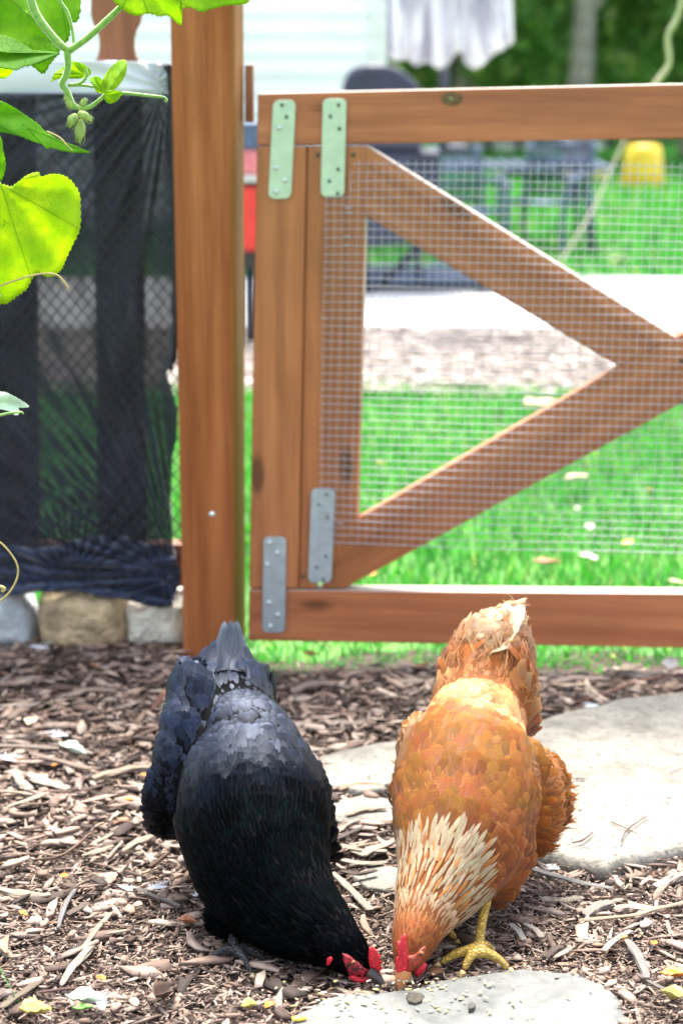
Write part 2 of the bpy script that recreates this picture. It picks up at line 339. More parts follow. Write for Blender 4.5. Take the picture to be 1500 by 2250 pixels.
# ---- lawn blades
m, nt, b, out = newmat('grass_blade')
ri = N(nt, 'ShaderNodeNewGeometry').outputs['Random Per Island']
c = ramp(nt, ri, [(0, (.020, .14, .022)), (.5, (.045, .26, .042)), (.85, (.09, .34, .07)), (.93, (.16, .36, .08)), (1, (.42, .40, .22))])
nt.links.new(c, b.inputs['Base Color']); b.inputs['Roughness'].default_value = .45
tr = N(nt, 'ShaderNodeBsdfTranslucent'); nt.links.new(mixc(nt, 1.0, c, (1.3, 1.5, .8), 'MULTIPLY'), tr.inputs[0])
mx = N(nt, 'ShaderNodeMixShader'); mx.inputs[0].default_value = .45; nt.links.new(b.outputs[0], mx.inputs[1]); nt.links.new(tr.outputs[0], mx.inputs[2]); nt.links.new(mx.outputs[0], out.inputs[0]); M['grass'] = m
def blades(name, n, xr, yr, h, wd, keep, z0=-.03):
    x = rng.uniform(*xr, n); y = rng.uniform(*yr, n); k = np.array([keep(a, b_) for a, b_ in zip(x, y)]); x, y = x[k], y[k]; n = len(x)
    H = rng.uniform(h[0], h[1], n); a = rng.uniform(0, 2 * np.pi, n); ln = rng.uniform(.1, .8, n) * H; ba = rng.uniform(0, 2 * np.pi, n)
    H = H * np.where(y < 3.42, .55, 1.0); W = wd * rng.uniform(.6, 1.3, n); V = np.zeros((n, 6, 3))
    for i, (t, ww) in enumerate(((0, 1), (.55, .8), (1, .12))):
        for j, s in enumerate((-1, 1)):
            V[:, i * 2 + j, 0] = x + np.cos(a) * W * s * ww + np.cos(ba) * ln * t * t
            V[:, i * 2 + j, 1] = y + np.sin(a) * W * s * ww + np.sin(ba) * ln * t * t
            V[:, i * 2 + j, 2] = z0 + H * t * (1 - .15 * t)
    fq = np.array([(0, 1, 3, 2), (2, 3, 5, 4)]); Fq = (fq[None] + (np.arange(n) * 6)[:, None, None]).reshape(-1, 4)
    o = link(name, np_mesh(name, V, Fq), M['grass']); return o
def lawn_ok(x, y): return y > 3.13 + .05 * noise.noise(Vector((x * 5, 0, 0))) + (.42 if x < -.25 else 0) and y < 6.05 + .15 * noise.noise(Vector((x * 2, 3, 0))) and noise.noise(Vector((x * 3, y * 3, 7))) > -.55
o = blades('lawn_grass', 62000, (-2.0, 2.0), (3.1, 6.3), (.025, .06), .0028, lawn_ok); tag(o, 'short bright green lawn beyond the gate', 'grass', kind='stuff')
o = blades('far_lawn_grass', 40000, (-3.5, 5.5), (8.95, 22), (.05, .10), .012, lambda x, y: True); tag(o, 'sunlit green lawn beyond the patio', 'grass', kind='stuff')

# ---- concrete path / patio and mulch strip beyond the lawn
M['concrete'] = plain('pale_concrete', (.56, .56, .57), .85, 0, .08, 5, .3, .003)
bx = MB(); bx.box((0, 8.12, -.02), (14, 1.62, .06)); o = bx.build('patio', M['concrete'], bevel=.01); tag(o, kind='structure')
m, nt, b, _ = newmat('pale_mulch'); c = ramp(nt, nz(nt, objc(nt), 30, 8, .7), [(.3, (.20, .155, .125)), (.5, (.36, .30, .26)), (.7, (.55, .49, .44))])
nt.links.new(c, b.inputs['Base Color']); M['pale_mulch'] = m
o = grid_sheet('mulch_strip', -6, 6, 5.95, 7.31, 60, 16, lambda x, y: -.012 + .012 * noise.noise(Vector((x * 3, y * 3, 0))), M['pale_mulch']); tag(o, kind='structure')
o = chips('far_wood_chips', 6000, (-2.2, 2.2), (6.0, 7.3), (.03, .10), (.008, .03), (-.01, .01), .12, None, lambda x, y: 0.0); o.data.materials.clear(); o.data.materials.append(M['pale_mulch']); tag(o, 'bleached wood chips in the strip beyond the lawn', 'mulch', kind='stuff')
#@@STRUCT
# ================================================================== POST, GATE, FENCE
def V2(l, f): return [f(*p) for p in l]
# post: 89 mm square, turned a little so its right face shows
post = empty('gate_post', G(470, 1455), 'thick stained cedar gate post standing between netted fence and gate', 'post')
pc = G(455, 1453); pa = R(-7)
ex = Vector((math.cos(pa), math.sin(pa), 0)); ey = Vector((-math.sin(pa), math.cos(pa), 0)); wpo = .0905
p0 = G(402, 1453); prism_pts = [p0 + Vector((0, 0, -.08)), p0 + ex * wpo + Vector((0, 0, -.08)), p0 + ex * wpo + Vector((.012, 0, 1.45)), p0 + Vector((-.003, 0, 1.45))]
def pgreen(co):
    a = (co - p0).dot(ex) / wpo; h = max(0, min(1, (.75 - co.z) / .3)); return (h * (1.0 if a > .95 else (.0)), 0, 0)
prism('shaft', prism_pts, ey, wpo, M['wood_post'], post, .007, Vector((0, 0, 1)), pgreen)
tube('screw', [P(466, 1130, 3.075), P(466, 1130, 3.07)], [.0052, .0045], M['screw'], post)

# gate plane
GA = P(550, 1400, 3.185); GB = P(1500, 1424, 3.09); GB.z = GA.z
gx = (GB - GA).normalized(); gn = Vector((gx.y, -gx.x, 0)) * -1            # gn points away from the camera
if gn.y < 0: gn = -gn
def GP(px, py, off=0.0): return plane_hit(px, py, GA - gn * off, gn)          # off > 0: towards the camera
gate = empty('gate', GP(600, 1410), 'stained wooden gate with crossed braces and wire mesh hanging beside the post', 'gate')
# the part of the gate that runs on past the right edge of the picture is extended along the rails
TH = .038
def gboard(name, l, axis, off=0, th=TH, mat='wood', bv=.0025, lit_top='lit_top'): return prism(name, V2(l, lambda x, y: GP(x, y, off)), gn, th, M[mat], gate, bv, axis, lit_top=M.get(lit_top))
XR = 2330
def line(x0, y0, x1, y1, x): return y0 + (y1 - y0) * (x - x0) / (x1 - x0)
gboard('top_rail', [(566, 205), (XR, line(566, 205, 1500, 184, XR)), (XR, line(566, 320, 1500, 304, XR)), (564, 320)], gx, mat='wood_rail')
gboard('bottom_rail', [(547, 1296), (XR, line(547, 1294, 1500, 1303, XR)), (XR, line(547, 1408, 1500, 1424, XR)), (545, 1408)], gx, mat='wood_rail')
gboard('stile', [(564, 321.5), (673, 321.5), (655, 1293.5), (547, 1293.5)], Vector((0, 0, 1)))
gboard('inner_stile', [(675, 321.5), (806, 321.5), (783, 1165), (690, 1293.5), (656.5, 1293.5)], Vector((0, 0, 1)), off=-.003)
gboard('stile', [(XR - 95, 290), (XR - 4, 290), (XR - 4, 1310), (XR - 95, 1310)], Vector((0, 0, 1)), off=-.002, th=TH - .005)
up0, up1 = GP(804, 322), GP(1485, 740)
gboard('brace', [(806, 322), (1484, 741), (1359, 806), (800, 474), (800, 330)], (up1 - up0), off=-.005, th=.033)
lo0, lo1 = GP(735, 1172), GP(1485, 740)
xr2 = XR - 100
gboard('brace', [(734, 1170), (1358, 806), (xr2, line(1358, 806, 1485, 740, xr2)), (xr2, line(760, 1292, 1500, 884, xr2)), (1500, 884), (758, 1292.5), (705, 1292.5)], (lo1 - lo0), off=-.0045, th=.036, lit_top='')
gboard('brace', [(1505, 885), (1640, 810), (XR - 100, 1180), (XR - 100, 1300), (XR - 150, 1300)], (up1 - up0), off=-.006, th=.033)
# rough-cut contact: dark bolt heads where the braces meet
for (x, y) in ((1496, 793), (1498, 884), (698, 340), (776, 340), (664, 1266)):
    tube('screw', [GP(x, y, .0005), GP(x, y, .003)], [.0032, .0026], M['screw_dark'], gate, 10)
# knot in the top rail
V, Fc = [], []
kn = prism('knot', [GP(992 + 24 * math.cos(t) , 217 + 15 * math.sin(t), .0012) for t in np.linspace(0, 2 * np.pi, 20, endpoint=False)], gn, .001, plain('knot_wood', (.13, .075, .025), .6, 0, .5, 220), gate, 0)
tube('knot_core', [GP(990, 217, .001), GP(990, 217, .0025)], [.0035, .003], plain('knot_green', (.16, .22, .10), .5), gate, 10)
# mending plates
def rounded(x0, y0, x1, y1, r, lean, n=5):
    out = []
    for cx, cy, a0 in ((x1 - r, y0 + r, -90), (x1 - r, y1 - r, 0), (x0 + r, y1 - r, 90), (x0 + r, y0 + r, 180)):
        for k in range(n): a = R(a0 + 90 * k / (n - 1)); x, y = cx + r * math.cos(a), cy + r * math.sin(a); out.append((x - lean * (y - y0) / (y1 - y0), y))
    return out
plates = [('plate_g', rounded(600, 220, 650, 437, 13, 11), .0045, [(620, 231, 0), (630, 257, 0), (613, 281, 1), (606, 369, 1), (626, 396, 1), (607, 421, 1)]),
          ('plate_g', rounded(709, 217, 761, 432, 11, 5), .0045, [(744, 231, 0), (726, 256, 0), (746, 283, 0), (743, 372, 0), (724, 398, 0), (742, 425, 0)]),
          ('plate_b', rounded(684, 1073, 736, 1281, 12, 8), .0045, [(718, 1086, 0), (701, 1108, 0), (720, 1136, 0), (716, 1222, 0), (696, 1246, 0), (711, 1272, 0)]),
          ('plate_b', rounded(579, 1180, 629, 1390, 11, 3), .0045, [(592, 1192, 1), (609, 1215, 1), (587, 1240, 1), (591, 1324, 1), (610, 1351, 1), (594, 1376, 1)])]
for mk, pl, off, sc in plates:
    o = prism('mending_plate', V2(pl, lambda x, y: GP(x, y, off)), gn, .0026, M[mk], gate, .0008)
    for (x, y, br) in sc:
        s = .0042 if br else .0034; a, b_ = GP(x, y, off + .0001), GP(x, y, off + (.0028 if br else .0004)); V, Fc = tube_mesh([a, a.lerp(b_, .6), b_], [s, s * .9, s * .45], 12)
        so_ = link('screw', mesh('screw', V, Fc), M['screw'] if br else M['screw_dark'], None); so_.parent = o
# staples holding the mesh
for (x, y) in ((765, 458), (767, 468), (763, 521), (761, 540), (712, 700), (747, 1150)):
    tube('staple', [GP(x - 7, y, .003), GP(x - 3, y - 1, .0045), GP(x + 3, y - 1, .0045), GP(x + 7, y, .003)], .0011, M['screw'], gate, 6)
# hardware cloth: half inch wire grid on the near face
wm = MB(); ms = GP(703, 1195, .002); zt, zb = GP(760, 351, .002).z, GP(735, 1191, .002).z
X0, X1 = 0.0, (GP(XR - 40, 700, .002) - ms).dot(gx); pitch = .0127; nH = int((zt - zb) / pitch); nV = int(X1 / pitch)
lean = (GP(712, 430, .002) - GP(700, 1100, .002)).dot(gx) / (GP(712, 430).z - GP(700, 1100).z)
def wpt(u, z, off): p = ms + gx * (u + lean * (z - zb)); p.z = z; w_ = .0012 * math.sin(u * 9 + z * 7) ; return p - gn * (off + w_ + .0016)
for i in range(nV + 1):
    u = i * pitch; z1 = zt
    if u < .050: z1 = GP(712, 372).z if u < .045 else zt
    wm.tube([wpt(u + .0008 * math.sin(k * .9 + i), zb - .004 + (z1 - zb + .004) * k / 10, 0) for k in range(11)], .00052, 4)
for j in range(nH + 1):
    z = zb + j * pitch; u0 = -.003 if z < GP(712, 432).z else .038
    wm.tube([wpt(u0 + (X1 - u0) * k / 14, z + .0009 * math.sin(k * 1.3 + j * .8) + .004 * math.sin(k * .5) * (j / nH - .5), .0008) for k in range(15)], .00082, 4)
wm.build('wire_mesh', M['wire'], gate, True)

# ---- netted fence left of the post
YF = 3.30
fence = empty('picket_fence', P(200, 1400, YF), 'dark picket fence with ornamental picket tops standing behind the black netting', 'fence')
def fboard(name, l, Y, th, mat, parent, axis, bv=.002): return prism(name, V2(l, lambda x, y: P(x, y, Y)), Vector((0, 1, 0)), th, M[mat], parent, bv, axis)
def picket(xc):
    hw, nk, L = 54, 36, []
    prof = [(1215, 54), (140, 54), (133, 47), (122, 41), (104, 38), (84, 38), (66, 43), (50, 52), (30, 56), (0, 55), (-40, 52), (-70, 44), (-100, 30), (-125, 10)]
    r = [(xc + w_ - (18 if y > 140 else 9) * 0, y) for y, w_ in prof]; l = [(xc - w_, y) for y, w_ in prof][::-1]
    return [(x + (y - 140) * .012, y) for x, y in r + l]
for xc in (-450, -215, 22, 257): fboard('picket', picket(xc), YF + .02, .019, 'wood_dark', fence, Vector((0, 0, 1)))
fboard('rail', [(-700, 150), (384, 150), (392, 196), (-700, 196)], YF + .0, .018, 'wood_dark', fence, Vector((1, 0, 0)))
fboard('rail', [(-700, 1196), (404, 1196), (404, 1290), (-700, 1290)], YF - .02, .038, 'wood_dark', fence, Vector((1, 0, 0)))
fboard('fence_post', [(-800, -60), (-705, -60), (-705, 1420), (-800, 1420)], YF - .02, .09, 'wood_dark', fence, Vector((0, 0, 1)))
o = fboard('hinge_block', [(538, 142), (556, 142), (557, 268), (538, 268)], 3.24, .03, 'wood_dark', None, Vector((0, 0, 1))); o.parent = post; o.matrix_parent_inverse = Matrix.Translation(-Vector(post.location))

# cloth sheets
def cloth_mat(name, c1, c2, alpha, sheen=.3, sc=900, spec=.5, rough=.45):
    m, nt, b, out = newmat(name); n1 = nz(nt, mapv(nt, objc(nt), (1, 1, 1)), 12, 4)
    nt.links.new(ramp(nt, n1, [(.3, c1), (.7, c2)]), b.inputs['Base Color']); b.inputs['Roughness'].default_value = rough; b.inputs['Specular IOR Level'].default_value = spec
    b.inputs['Sheen Weight'].default_value = sheen
    tl = N(nt, 'ShaderNodeBsdfTranslucent'); tl.inputs[0].default_value = (*c2, 1); mx0 = N(nt, 'ShaderNodeMixShader'); mx0.inputs[0].default_value = .3
    nt.links.new(b.outputs[0], mx0.inputs[1]); nt.links.new(tl.outputs[0], mx0.inputs[2])
    tr = N(nt, 'ShaderNodeBsdfTransparent'); mx = N(nt, 'ShaderNodeMixShader'); nt.links.new(tr.outputs[0], mx.inputs[1]); nt.links.new(mx0.outputs[0], mx.inputs[2])
    # denser where folds turn the cloth edge-on
    lw = N(nt, 'ShaderNodeLayerWeight'); lw.inputs[0].default_value = .35
    a_ = math_(nt, 'ADD', math_(nt, 'MULTIPLY', lw.outputs['Facing'], .9), alpha); nt.links.new(math_(nt, 'MINIMUM', a_, 1.0), mx.inputs[0]); nt.links.new(mx.outputs[0], out.inputs[0]); return m
M['netting'] = cloth_mat('black_netting', (.022, .028, .046), (.042, .052, .086), .68, .3, 900, .4, .5)
M['sheet_pale'] = plain('pale_sheet', (.66, .71, .78), .35, 0, .12, 9, .2, .003)
net = empty('fence_netting', P(200, 1300, YF - .05), 'black sheer shade netting stretched over the pickets and bunched along its lower hem', 'netting')
def netrelief(px, py):
    """gathered folds running into the lower right corner, the upper right corner and the hem"""
    d = 0.0
    vx, vy = 395 - px, 1265 - py; r = math.hypot(vx, vy); a = math.atan2(vy, vx)
    d += .0075 * math.exp(-r / 520) * math.sin(a * 46 + 3 * noise.noise(Vector((a * 6, 1, 0)))) * min(1, r / 90)
    vx, vy = 372 - px, 160 - py; r = math.hypot(vx, vy); a = math.atan2(vy, vx)
    d += .008 * math.exp(-r / 420) * math.sin(a * 30 + 3 * noise.noise(Vector((a * 5, 4, 0)))) * min(1, r / 80)
    vx, vy = 160 - px, 1275 - py; r = math.hypot(vx, vy); a = math.atan2(vy, vx)
    d += .006 * math.exp(-r / 260) * math.sin(a * 26) * min(1, r / 70)
    d += .004 * noise.noise(Vector((px / 160 + py / 260, py / 420 - px / 300, 2))) + .002 * math.sin((px * .72 + py * .70) / 34 + 2 * noise.noise(Vector((px / 200, py / 200, 0))))
    return d * 1.5
def netsheet(name, edge_l, edge_r, top, bot, Y, mat, nx, ny, parent, relief=netrelief):
    V, Fc = [], []
    for j in range(ny + 1):
        for i in range(nx + 1):
            s, t = i / nx, j / ny; xl = edge_l; yy0 = top(edge_l + (395 - edge_l) * s); yy1 = bot(edge_l + (395 - edge_l) * s); y = yy0 + (yy1 - yy0) * t
            xr = edge_r(y); x = xl + (xr - xl) * s; V.append(P(x, y, Y - relief(x, y)))
    for j in range(ny):
        for i in range(nx): k = j * (nx + 1) + i; Fc.append((k, k + 1, k + nx + 2, k + nx + 1))
    o = link(name, mesh(name, V, Fc), mat, parent); so_ = o.modifiers.new('thick', 'SOLIDIFY'); so_.thickness = .0006; return o
def er(y):
    pts = [(130, 376), (160, 382), (500, 384), (780, 385), (820, 366), (900, 391), (960, 389), (1010, 378), (1100, 376), (1200, 380), (1260, 397), (1290, 392), (1336, 372)]
    for (a, xa), (b_, xb) in zip(pts, pts[1:]):
        if a <= y <= b_: return xa + (xb - xa) * (y - a) / (b_ - a)
    return pts[0][1] if y < 130 else pts[-1][1]
def hem(x):
    pts = [(-700, 1300), (0, 1303), (100, 1300), (250, 1308), (330, 1328), (375, 1337), (395, 1330)]
    for (a, ya), (b_, yb) in zip(pts, pts[1:]):
        if a <= x <= b_: return ya + (yb - ya) * (x - a) / (b_ - a)
    return 1300
netsheet('net_cloth', -700, er, lambda x: 206, hem, YF - .06, M['netting'], 220, 150, net)
# second, looser layer that ends in a curved edge
netsheet('net_cloth', -700, lambda y: er(y) - 3, lambda x: 215 if x < 360 else 150, lambda x: 868 + max(0, (x - 150)) * .24 + 6 * math.sin(x / 40), YF - .047, cloth_mat('netting_layer', (.022, .028, .046), (.042, .052, .086), .14, .3), 90, 60, net, lambda x, y: .6 * netrelief(x * 1.1 + 40, y * .95))
netsheet('net_hem', -700, er, lambda x: 1188 + 16 * math.sin(x / 55) + 26 * math.exp(-abs(x - 395) / 60), lambda x: hem(x) - 1, YF - .068, cloth_mat('netting_bunched', (.010, .018, .05), (.030, .056, .14), .93, .6), 200, 26, net, lambda x, y: 1.3 * netrelief(x, y) + .004 * math.sin(y / 5.5 + x / 90 + 2 * noise.noise(Vector((x / 120, y / 60, 0)))))
# rolled edge beside the post
tube('net_edge', smoothline([P(366, 140, YF - .07), P(378, 200, YF - .075), P(384, 420, YF - .07), P(386, 640, YF - .07), P(383, 760, YF - .075), P(372, 812, YF - .08)], 6), [.004 + .0035 * abs(math.sin(i * .9)) for i in range(31)], cloth_mat('netting_roll', (.008, .011, .02), (.018, .026, .045), .97, .2), net)
bh = smoothline([P(x, hem(x) - 8 + 5 * math.sin(x / 30), YF - .066) for x in range(-700, 396, 45)], 4)
tube('net_hem', bh, [.0065 + .002 * math.sin(i * .7) for i in range(len(bh))], cloth_mat('netting_hem', (.020, .034, .085), (.045, .08, .19), .97, .5), net)
# plastic diamond mesh behind the cloth
dm = MB(); dp = .0185; c0 = P(-700, 1290, YF - .072); c1 = P(380, 212, YF - .072); wX, wZ = c1.x - c0.x, c1.z - c0.z
for k in range(-int(wZ / dp) - 2, int(wX / dp * 1.2) + 4):
    for sg in (1, -1):
        # line x = k*dp*1.15 + sg*t, z = t*1.25
        pts = []
        for t in np.linspace(0, wZ, 2):
            pts.append((k * dp * 1.1 + (t / 1.22 if sg == 1 else (wZ - t) / 1.22), t))
        (xa, za), (xb, zb_) = pts
        # clip to the sheet
        def at(x): return za + (zb_ - za) * (x - xa) / (xb - xa)
        lo, hi = max(min(xa, xb), 0), min(max(xa, xb), wX)
        if lo >= hi: continue
        dm.tube([c0 + Vector((lo, 0, at(lo))), c0 + Vector((hi, .0, at(hi)))], .0011, 4)
dm.build('diamond_mesh', plain('black_plastic', (.006, .008, .014), .4, 0, .1, 20, .1), net)
# pale sheet folded over the top rail
def sheetrel(x, y): return .004 * math.sin(x / 70 + y / 22) + .012 * math.exp(-math.hypot(372 - x, 140 - y) / 110) * math.sin(math.atan2(200 - y, 385 - x) * 22)
fl = netsheet('rail_sheet', -700, lambda y: er(y) - 2, lambda x: 133 + 8 * math.exp(-(395 - x) / 60), lambda x: 207, YF - .055, M['sheet_pale'], 120, 14, None, sheetrel)
tag(fl, 'pale bluish sheet folded over the top fence rail', 'plastic film')

# ---- border stones under the fence
def rock(name, l, Y0, dy, zlo, mat, label, seed):
    """stone with the traced front outline and a real depth dy"""
    cx = sum(p[0] for p in l) / len(l); cy = sum(p[1] for p in l) / len(l); pts = []
    for i in range(len(l)):
        for k in range(5): a, b_ = l[i], l[(i + 1) % len(l)]; pts.append((a[0] + (b_[0] - a[0]) * k / 5, a[1] + (b_[1] - a[1]) * k / 5))
    n = len(pts); V, Fc = [], []; rr = [(.0, 0), (.4, .0), (.7, .03), (.88, .12), (.97, .28), (1, .5), (.98, .75), (.85, .95), (.4, 1.0), (0, 1.0)]
    for r, d in rr:
        for (x, y) in pts:
            p = P(cx + (x - cx) * r, cy + (y - cy) * r, Y0); q = p * 18 + Vector((seed, seed, d * 3)); V.append(p + Vector((noise.noise(q) * .006, d * dy + noise.noise(q + Vector((5, 5, 5))) * .012, noise.noise(q + Vector((9, 1, 3))) * .006)))
    for j in range(len(rr) - 1):
        for i in range(n): Fc.append((j * n + i, (j + 1) * n + i, (j + 1) * n + (i + 1) % n, j * n + (i + 1) % n))
    o = link(name, mesh(name, V, Fc), mat); tag(o, label, 'rock', 'edging rocks under the fence'); return o
rock('edging_rock', [(-90, 1330), (-60, 1318), (10, 1315), (40, 1330), (62, 1355), (72, 1395), (70, 1440), (-80, 1442)], 3.23, .16, 0, plain('white_grey_rock', (.50, .55, .58), .9, 0, .3, 22, 1, .02), 'blue grey edging rock at the left edge of the picture under the fence', 1)
rock('edging_rock', [(78, 1318), (130, 1306), (200, 1308), (262, 1318), (272, 1350), (280, 1400), (272, 1440), (170, 1444), (76, 1440), (72, 1370)], 3.22, .17, 0, M['stone_tan'], 'tan squarish edging rock under the middle of the netted fence', 2)
rock('edging_rock', [(262, 1345), (300, 1350), (330, 1335), (372, 1318), (420, 1316), (425, 1436), (268, 1436)], 3.24, .18, 0, M['stone_pale'], 'cream edging rock under the fence touching the gate post', 3)

#@@BACK
# ================================================================== BACKGROUND
# house with white lap siding
YH = 12.0
house = empty('house', P(300, 480, YH + .02), 'white house with horizontal lap siding rising behind the fence and gate', 'house')
m, nt, b, _ = newmat('white_siding'); nt.links.new(ramp(nt, nz(nt, objc(nt), 3, 3), [(.3, (.86, .88, .90)), (.7, (.93, .93, .93))]), b.inputs['Base Color']); b.inputs['Roughness'].default_value = .5; M['siding'] = m
xh0, xh1 = P(-1400, 300, YH).x, P(846, 100, YH).x; lap = .115; sb = MB()
for k in range(40):
    z = -.05 + k * lap
    for (xa, xb) in ((xh0, xh1),):
        sb.add([(xa, YH - .028, z), (xb, YH - .028, z), (xb, YH, z + lap + .01), (xa, YH, z + lap + .01), (xa, YH + .02, z), (xb, YH + .02, z), (xb, YH + .02, z + lap), (xa, YH + .02, z + lap)], [(0, 1, 2, 3), (4, 7, 6, 5), (0, 4, 5, 1), (1, 5, 6, 2), (0, 3, 7, 4)])
sb.build('siding', M['siding'], house)
hb = MB(); hb.box(((xh0 + xh1) / 2, YH + 3.03, 2.2), (xh1 - xh0 - .01, 6, 4.5)); hb.build('wall', M['siding'], house)
hb = MB(); hb.box((xh1 - .04, YH - .02, 2.2), (.10, .05, 4.5)); hb.build('corner_board', plain('white_trim', (.8, .8, .78), .5), house)
rf = MB(); a = .3
rf.add([(xh0 - a, YH - .5, 4.4), (xh1 + a, YH - .5, 4.4), (xh1 + a, YH + 3, 6.2), (xh0 - a, YH + 3, 6.2), (xh1 + a, YH + 6.5, 4.4), (xh0 - a, YH + 6.5, 4.4), (xh0 - a, YH + 3, 4.4), (xh1 + a, YH + 3, 4.4)], [(0, 1, 2, 3), (3, 2, 4, 5), (1, 4, 2), (0, 3, 5), (0, 5, 4, 1)])
rf.build('roof', plain('shingles', (.12, .11, .10), .9), house)

# laundry on a line
m, nt, b, out = newmat('patterned_white_cloth'); uvw = objc(nt)
c = ramp(nt, nz(nt, mapv(nt, uvw, (9, 9, 4)), 1.0, 3), [(.42, (.60, .60, .68)), (.52, (.86, .86, .90))])
nt.links.new(c, b.inputs['Base Color']); b.inputs['Roughness'].default_value = .8
tl = N(nt, 'ShaderNodeBsdfTranslucent'); nt.links.new(c, tl.inputs[0]); mx = N(nt, 'ShaderNodeMixShader'); mx.inputs[0].default_value = .35; nt.links.new(b.outputs[0], mx.inputs[1]); nt.links.new(tl.outputs[0], mx.inputs[2]); nt.links.new(mx.outputs[0], out.inputs[0]); M['laundry'] = m
YL = 7.6
hemp = [(848, 120), (870, 135), (893, 128), (915, 145), (940, 135), (963, 152), (985, 140), (1000, 118), (1012, 112), (1022, 140), (1040, 152), (1060, 142), (1085, 118), (1105, 108), (1128, 92)]
V, Fc = [], []; nx, ny = 120, 20; xs = [p[0] for p in hemp]; ys = [p[1] for p in hemp]
for j in range(ny + 1):
    for i in range(nx + 1):
        s, t = i / nx, j / ny; x = 848 + 280 * s; yb = float(np.interp(x, xs, ys)); y = -560 + (yb + 560) * t; x2 = x - (1 - t) * 25 * (s * 2 - .4) * .6
        V.append(P(x2, y, YL + .05 * math.sin(s * 42 + .8 * math.sin(t * 3)) * (.4 + .6 * t) + .06 * noise.noise(Vector((s * 6, t * 2, 0)))))
for j in range(ny):
    for i in range(nx): k = j * (nx + 1) + i; Fc.append((k, k + 1, k + nx + 2, k + nx + 1))
o = link('hanging_cloth', mesh('hanging_cloth', V, Fc), M['laundry']); o.modifiers.new('thick', 'SOLIDIFY').thickness = .003
tag(o, 'white patterned cloth with a ragged scalloped hem hanging above the grill', 'cloth')
ln = P(848, -560, YL).z; lx0, lx1 = P(400, 0, YL).x, P(1250, 0, YL).x
wash = empty('clothes_line', (lx0, YL, ln), 'thin cord above the picture from which the patterned cloth hangs', 'clothes line')
tube('line', [(lx0, YL, ln + .01), (P(975, 0, YL + .25).x, YL + .22, ln + .03), (lx1, YL, ln + .01)], .004, plain('cord', (.6, .6, .6), .6), wash)

# grill under a navy cover
YGr = 8.35; grill = empty('grill', G(890, 640), 'dark covered barbecue grill on a wheeled base on the patio', 'grill')
M['navy'] = plain('navy_cover', (.018, .024, .05), .5, 0, .35, 6, .4, .01); M['iron'] = plain('blue_grey_iron', (.07, .10, .17), .45, .4, .3, 12); M['dark_iron'] = plain('dark_iron', (.03, .035, .05), .45, .5, .3, 12)
hood = [(750, 200), (756, 172), (772, 150), (800, 140), (850, 140), (880, 152), (905, 172), (920, 190), (930, 210)]
prism('hood', V2(hood + [(930, 330), (750, 330)], lambda x, y: P(x, y, YGr)), Vector((0, 1, 0)), .45, M['navy'], grill, .03, Vector((1, 0, 0)))
prism('body', V2([(760, 334), (968, 334), (962, 490), (930, 530), (800, 545), (762, 520)], lambda x, y: P(x, y, YGr + .01)), Vector((0, 1, 0)), .42, M['navy'], grill, .01, Vector((1, 0, 0)))
prism('side_shelf', V2([(640, 318), (752, 318), (752, 332), (640, 332)], lambda x, y: P(x, y, YGr + .03)), Vector((0, 1, 0)), .38, M['dark_iron'], grill, .004, Vector((1, 0, 0)))
prism('side_shelf', V2([(975, 322), (1030, 322), (1030, 336), (975, 336)], lambda x, y: P(x, y, YGr + .03)), Vector((0, 1, 0)), .38, M['dark_iron'], grill, .004, Vector((1, 0, 0)))
for x in (800, 918):
    for dy in (.04, .38): tube('leg', [P(x, 525, YGr + dy), Vector((P(x + 2, 640, YGr + dy).x, YGr + dy, .055))], .014, M['dark_iron'], grill)
tube('brace_bar', [P(918, 545, YGr + .04), P(838, 622, YGr + .04)], .018, M['dark_iron'], grill)
bb = MB(); q0, q1 = P(785, 640, YGr + .04).x, P(1085, 640, YGr + .04).x
bb.box(((q0 + q1) / 2, YGr + .05, .065), (q1 - q0, .04, .04)); bb.box(((q0 + q1) / 2, YGr + .40, .065), (q1 - q0, .04, .04)); bb.box(((q0 + q1) / 2, YGr + .22, .05), (q1 - q0 - .02, .34, .015)); bb.build('base_shelf', M['iron'], grill, bevel=.004)
for x in (800, 1068):
    tube('wheel', [P(x, 640, YGr) * 1.0 + Vector((0, -.02, -.0)), P(x, 640, YGr) + Vector((0, .02, 0))], .045, M['dark_iron'], grill, 16)

tube('tool_hook', [P(975, 135, YGr + .03), P(975, 335, YGr + .03)], .02, M['dark_iron'], grill)
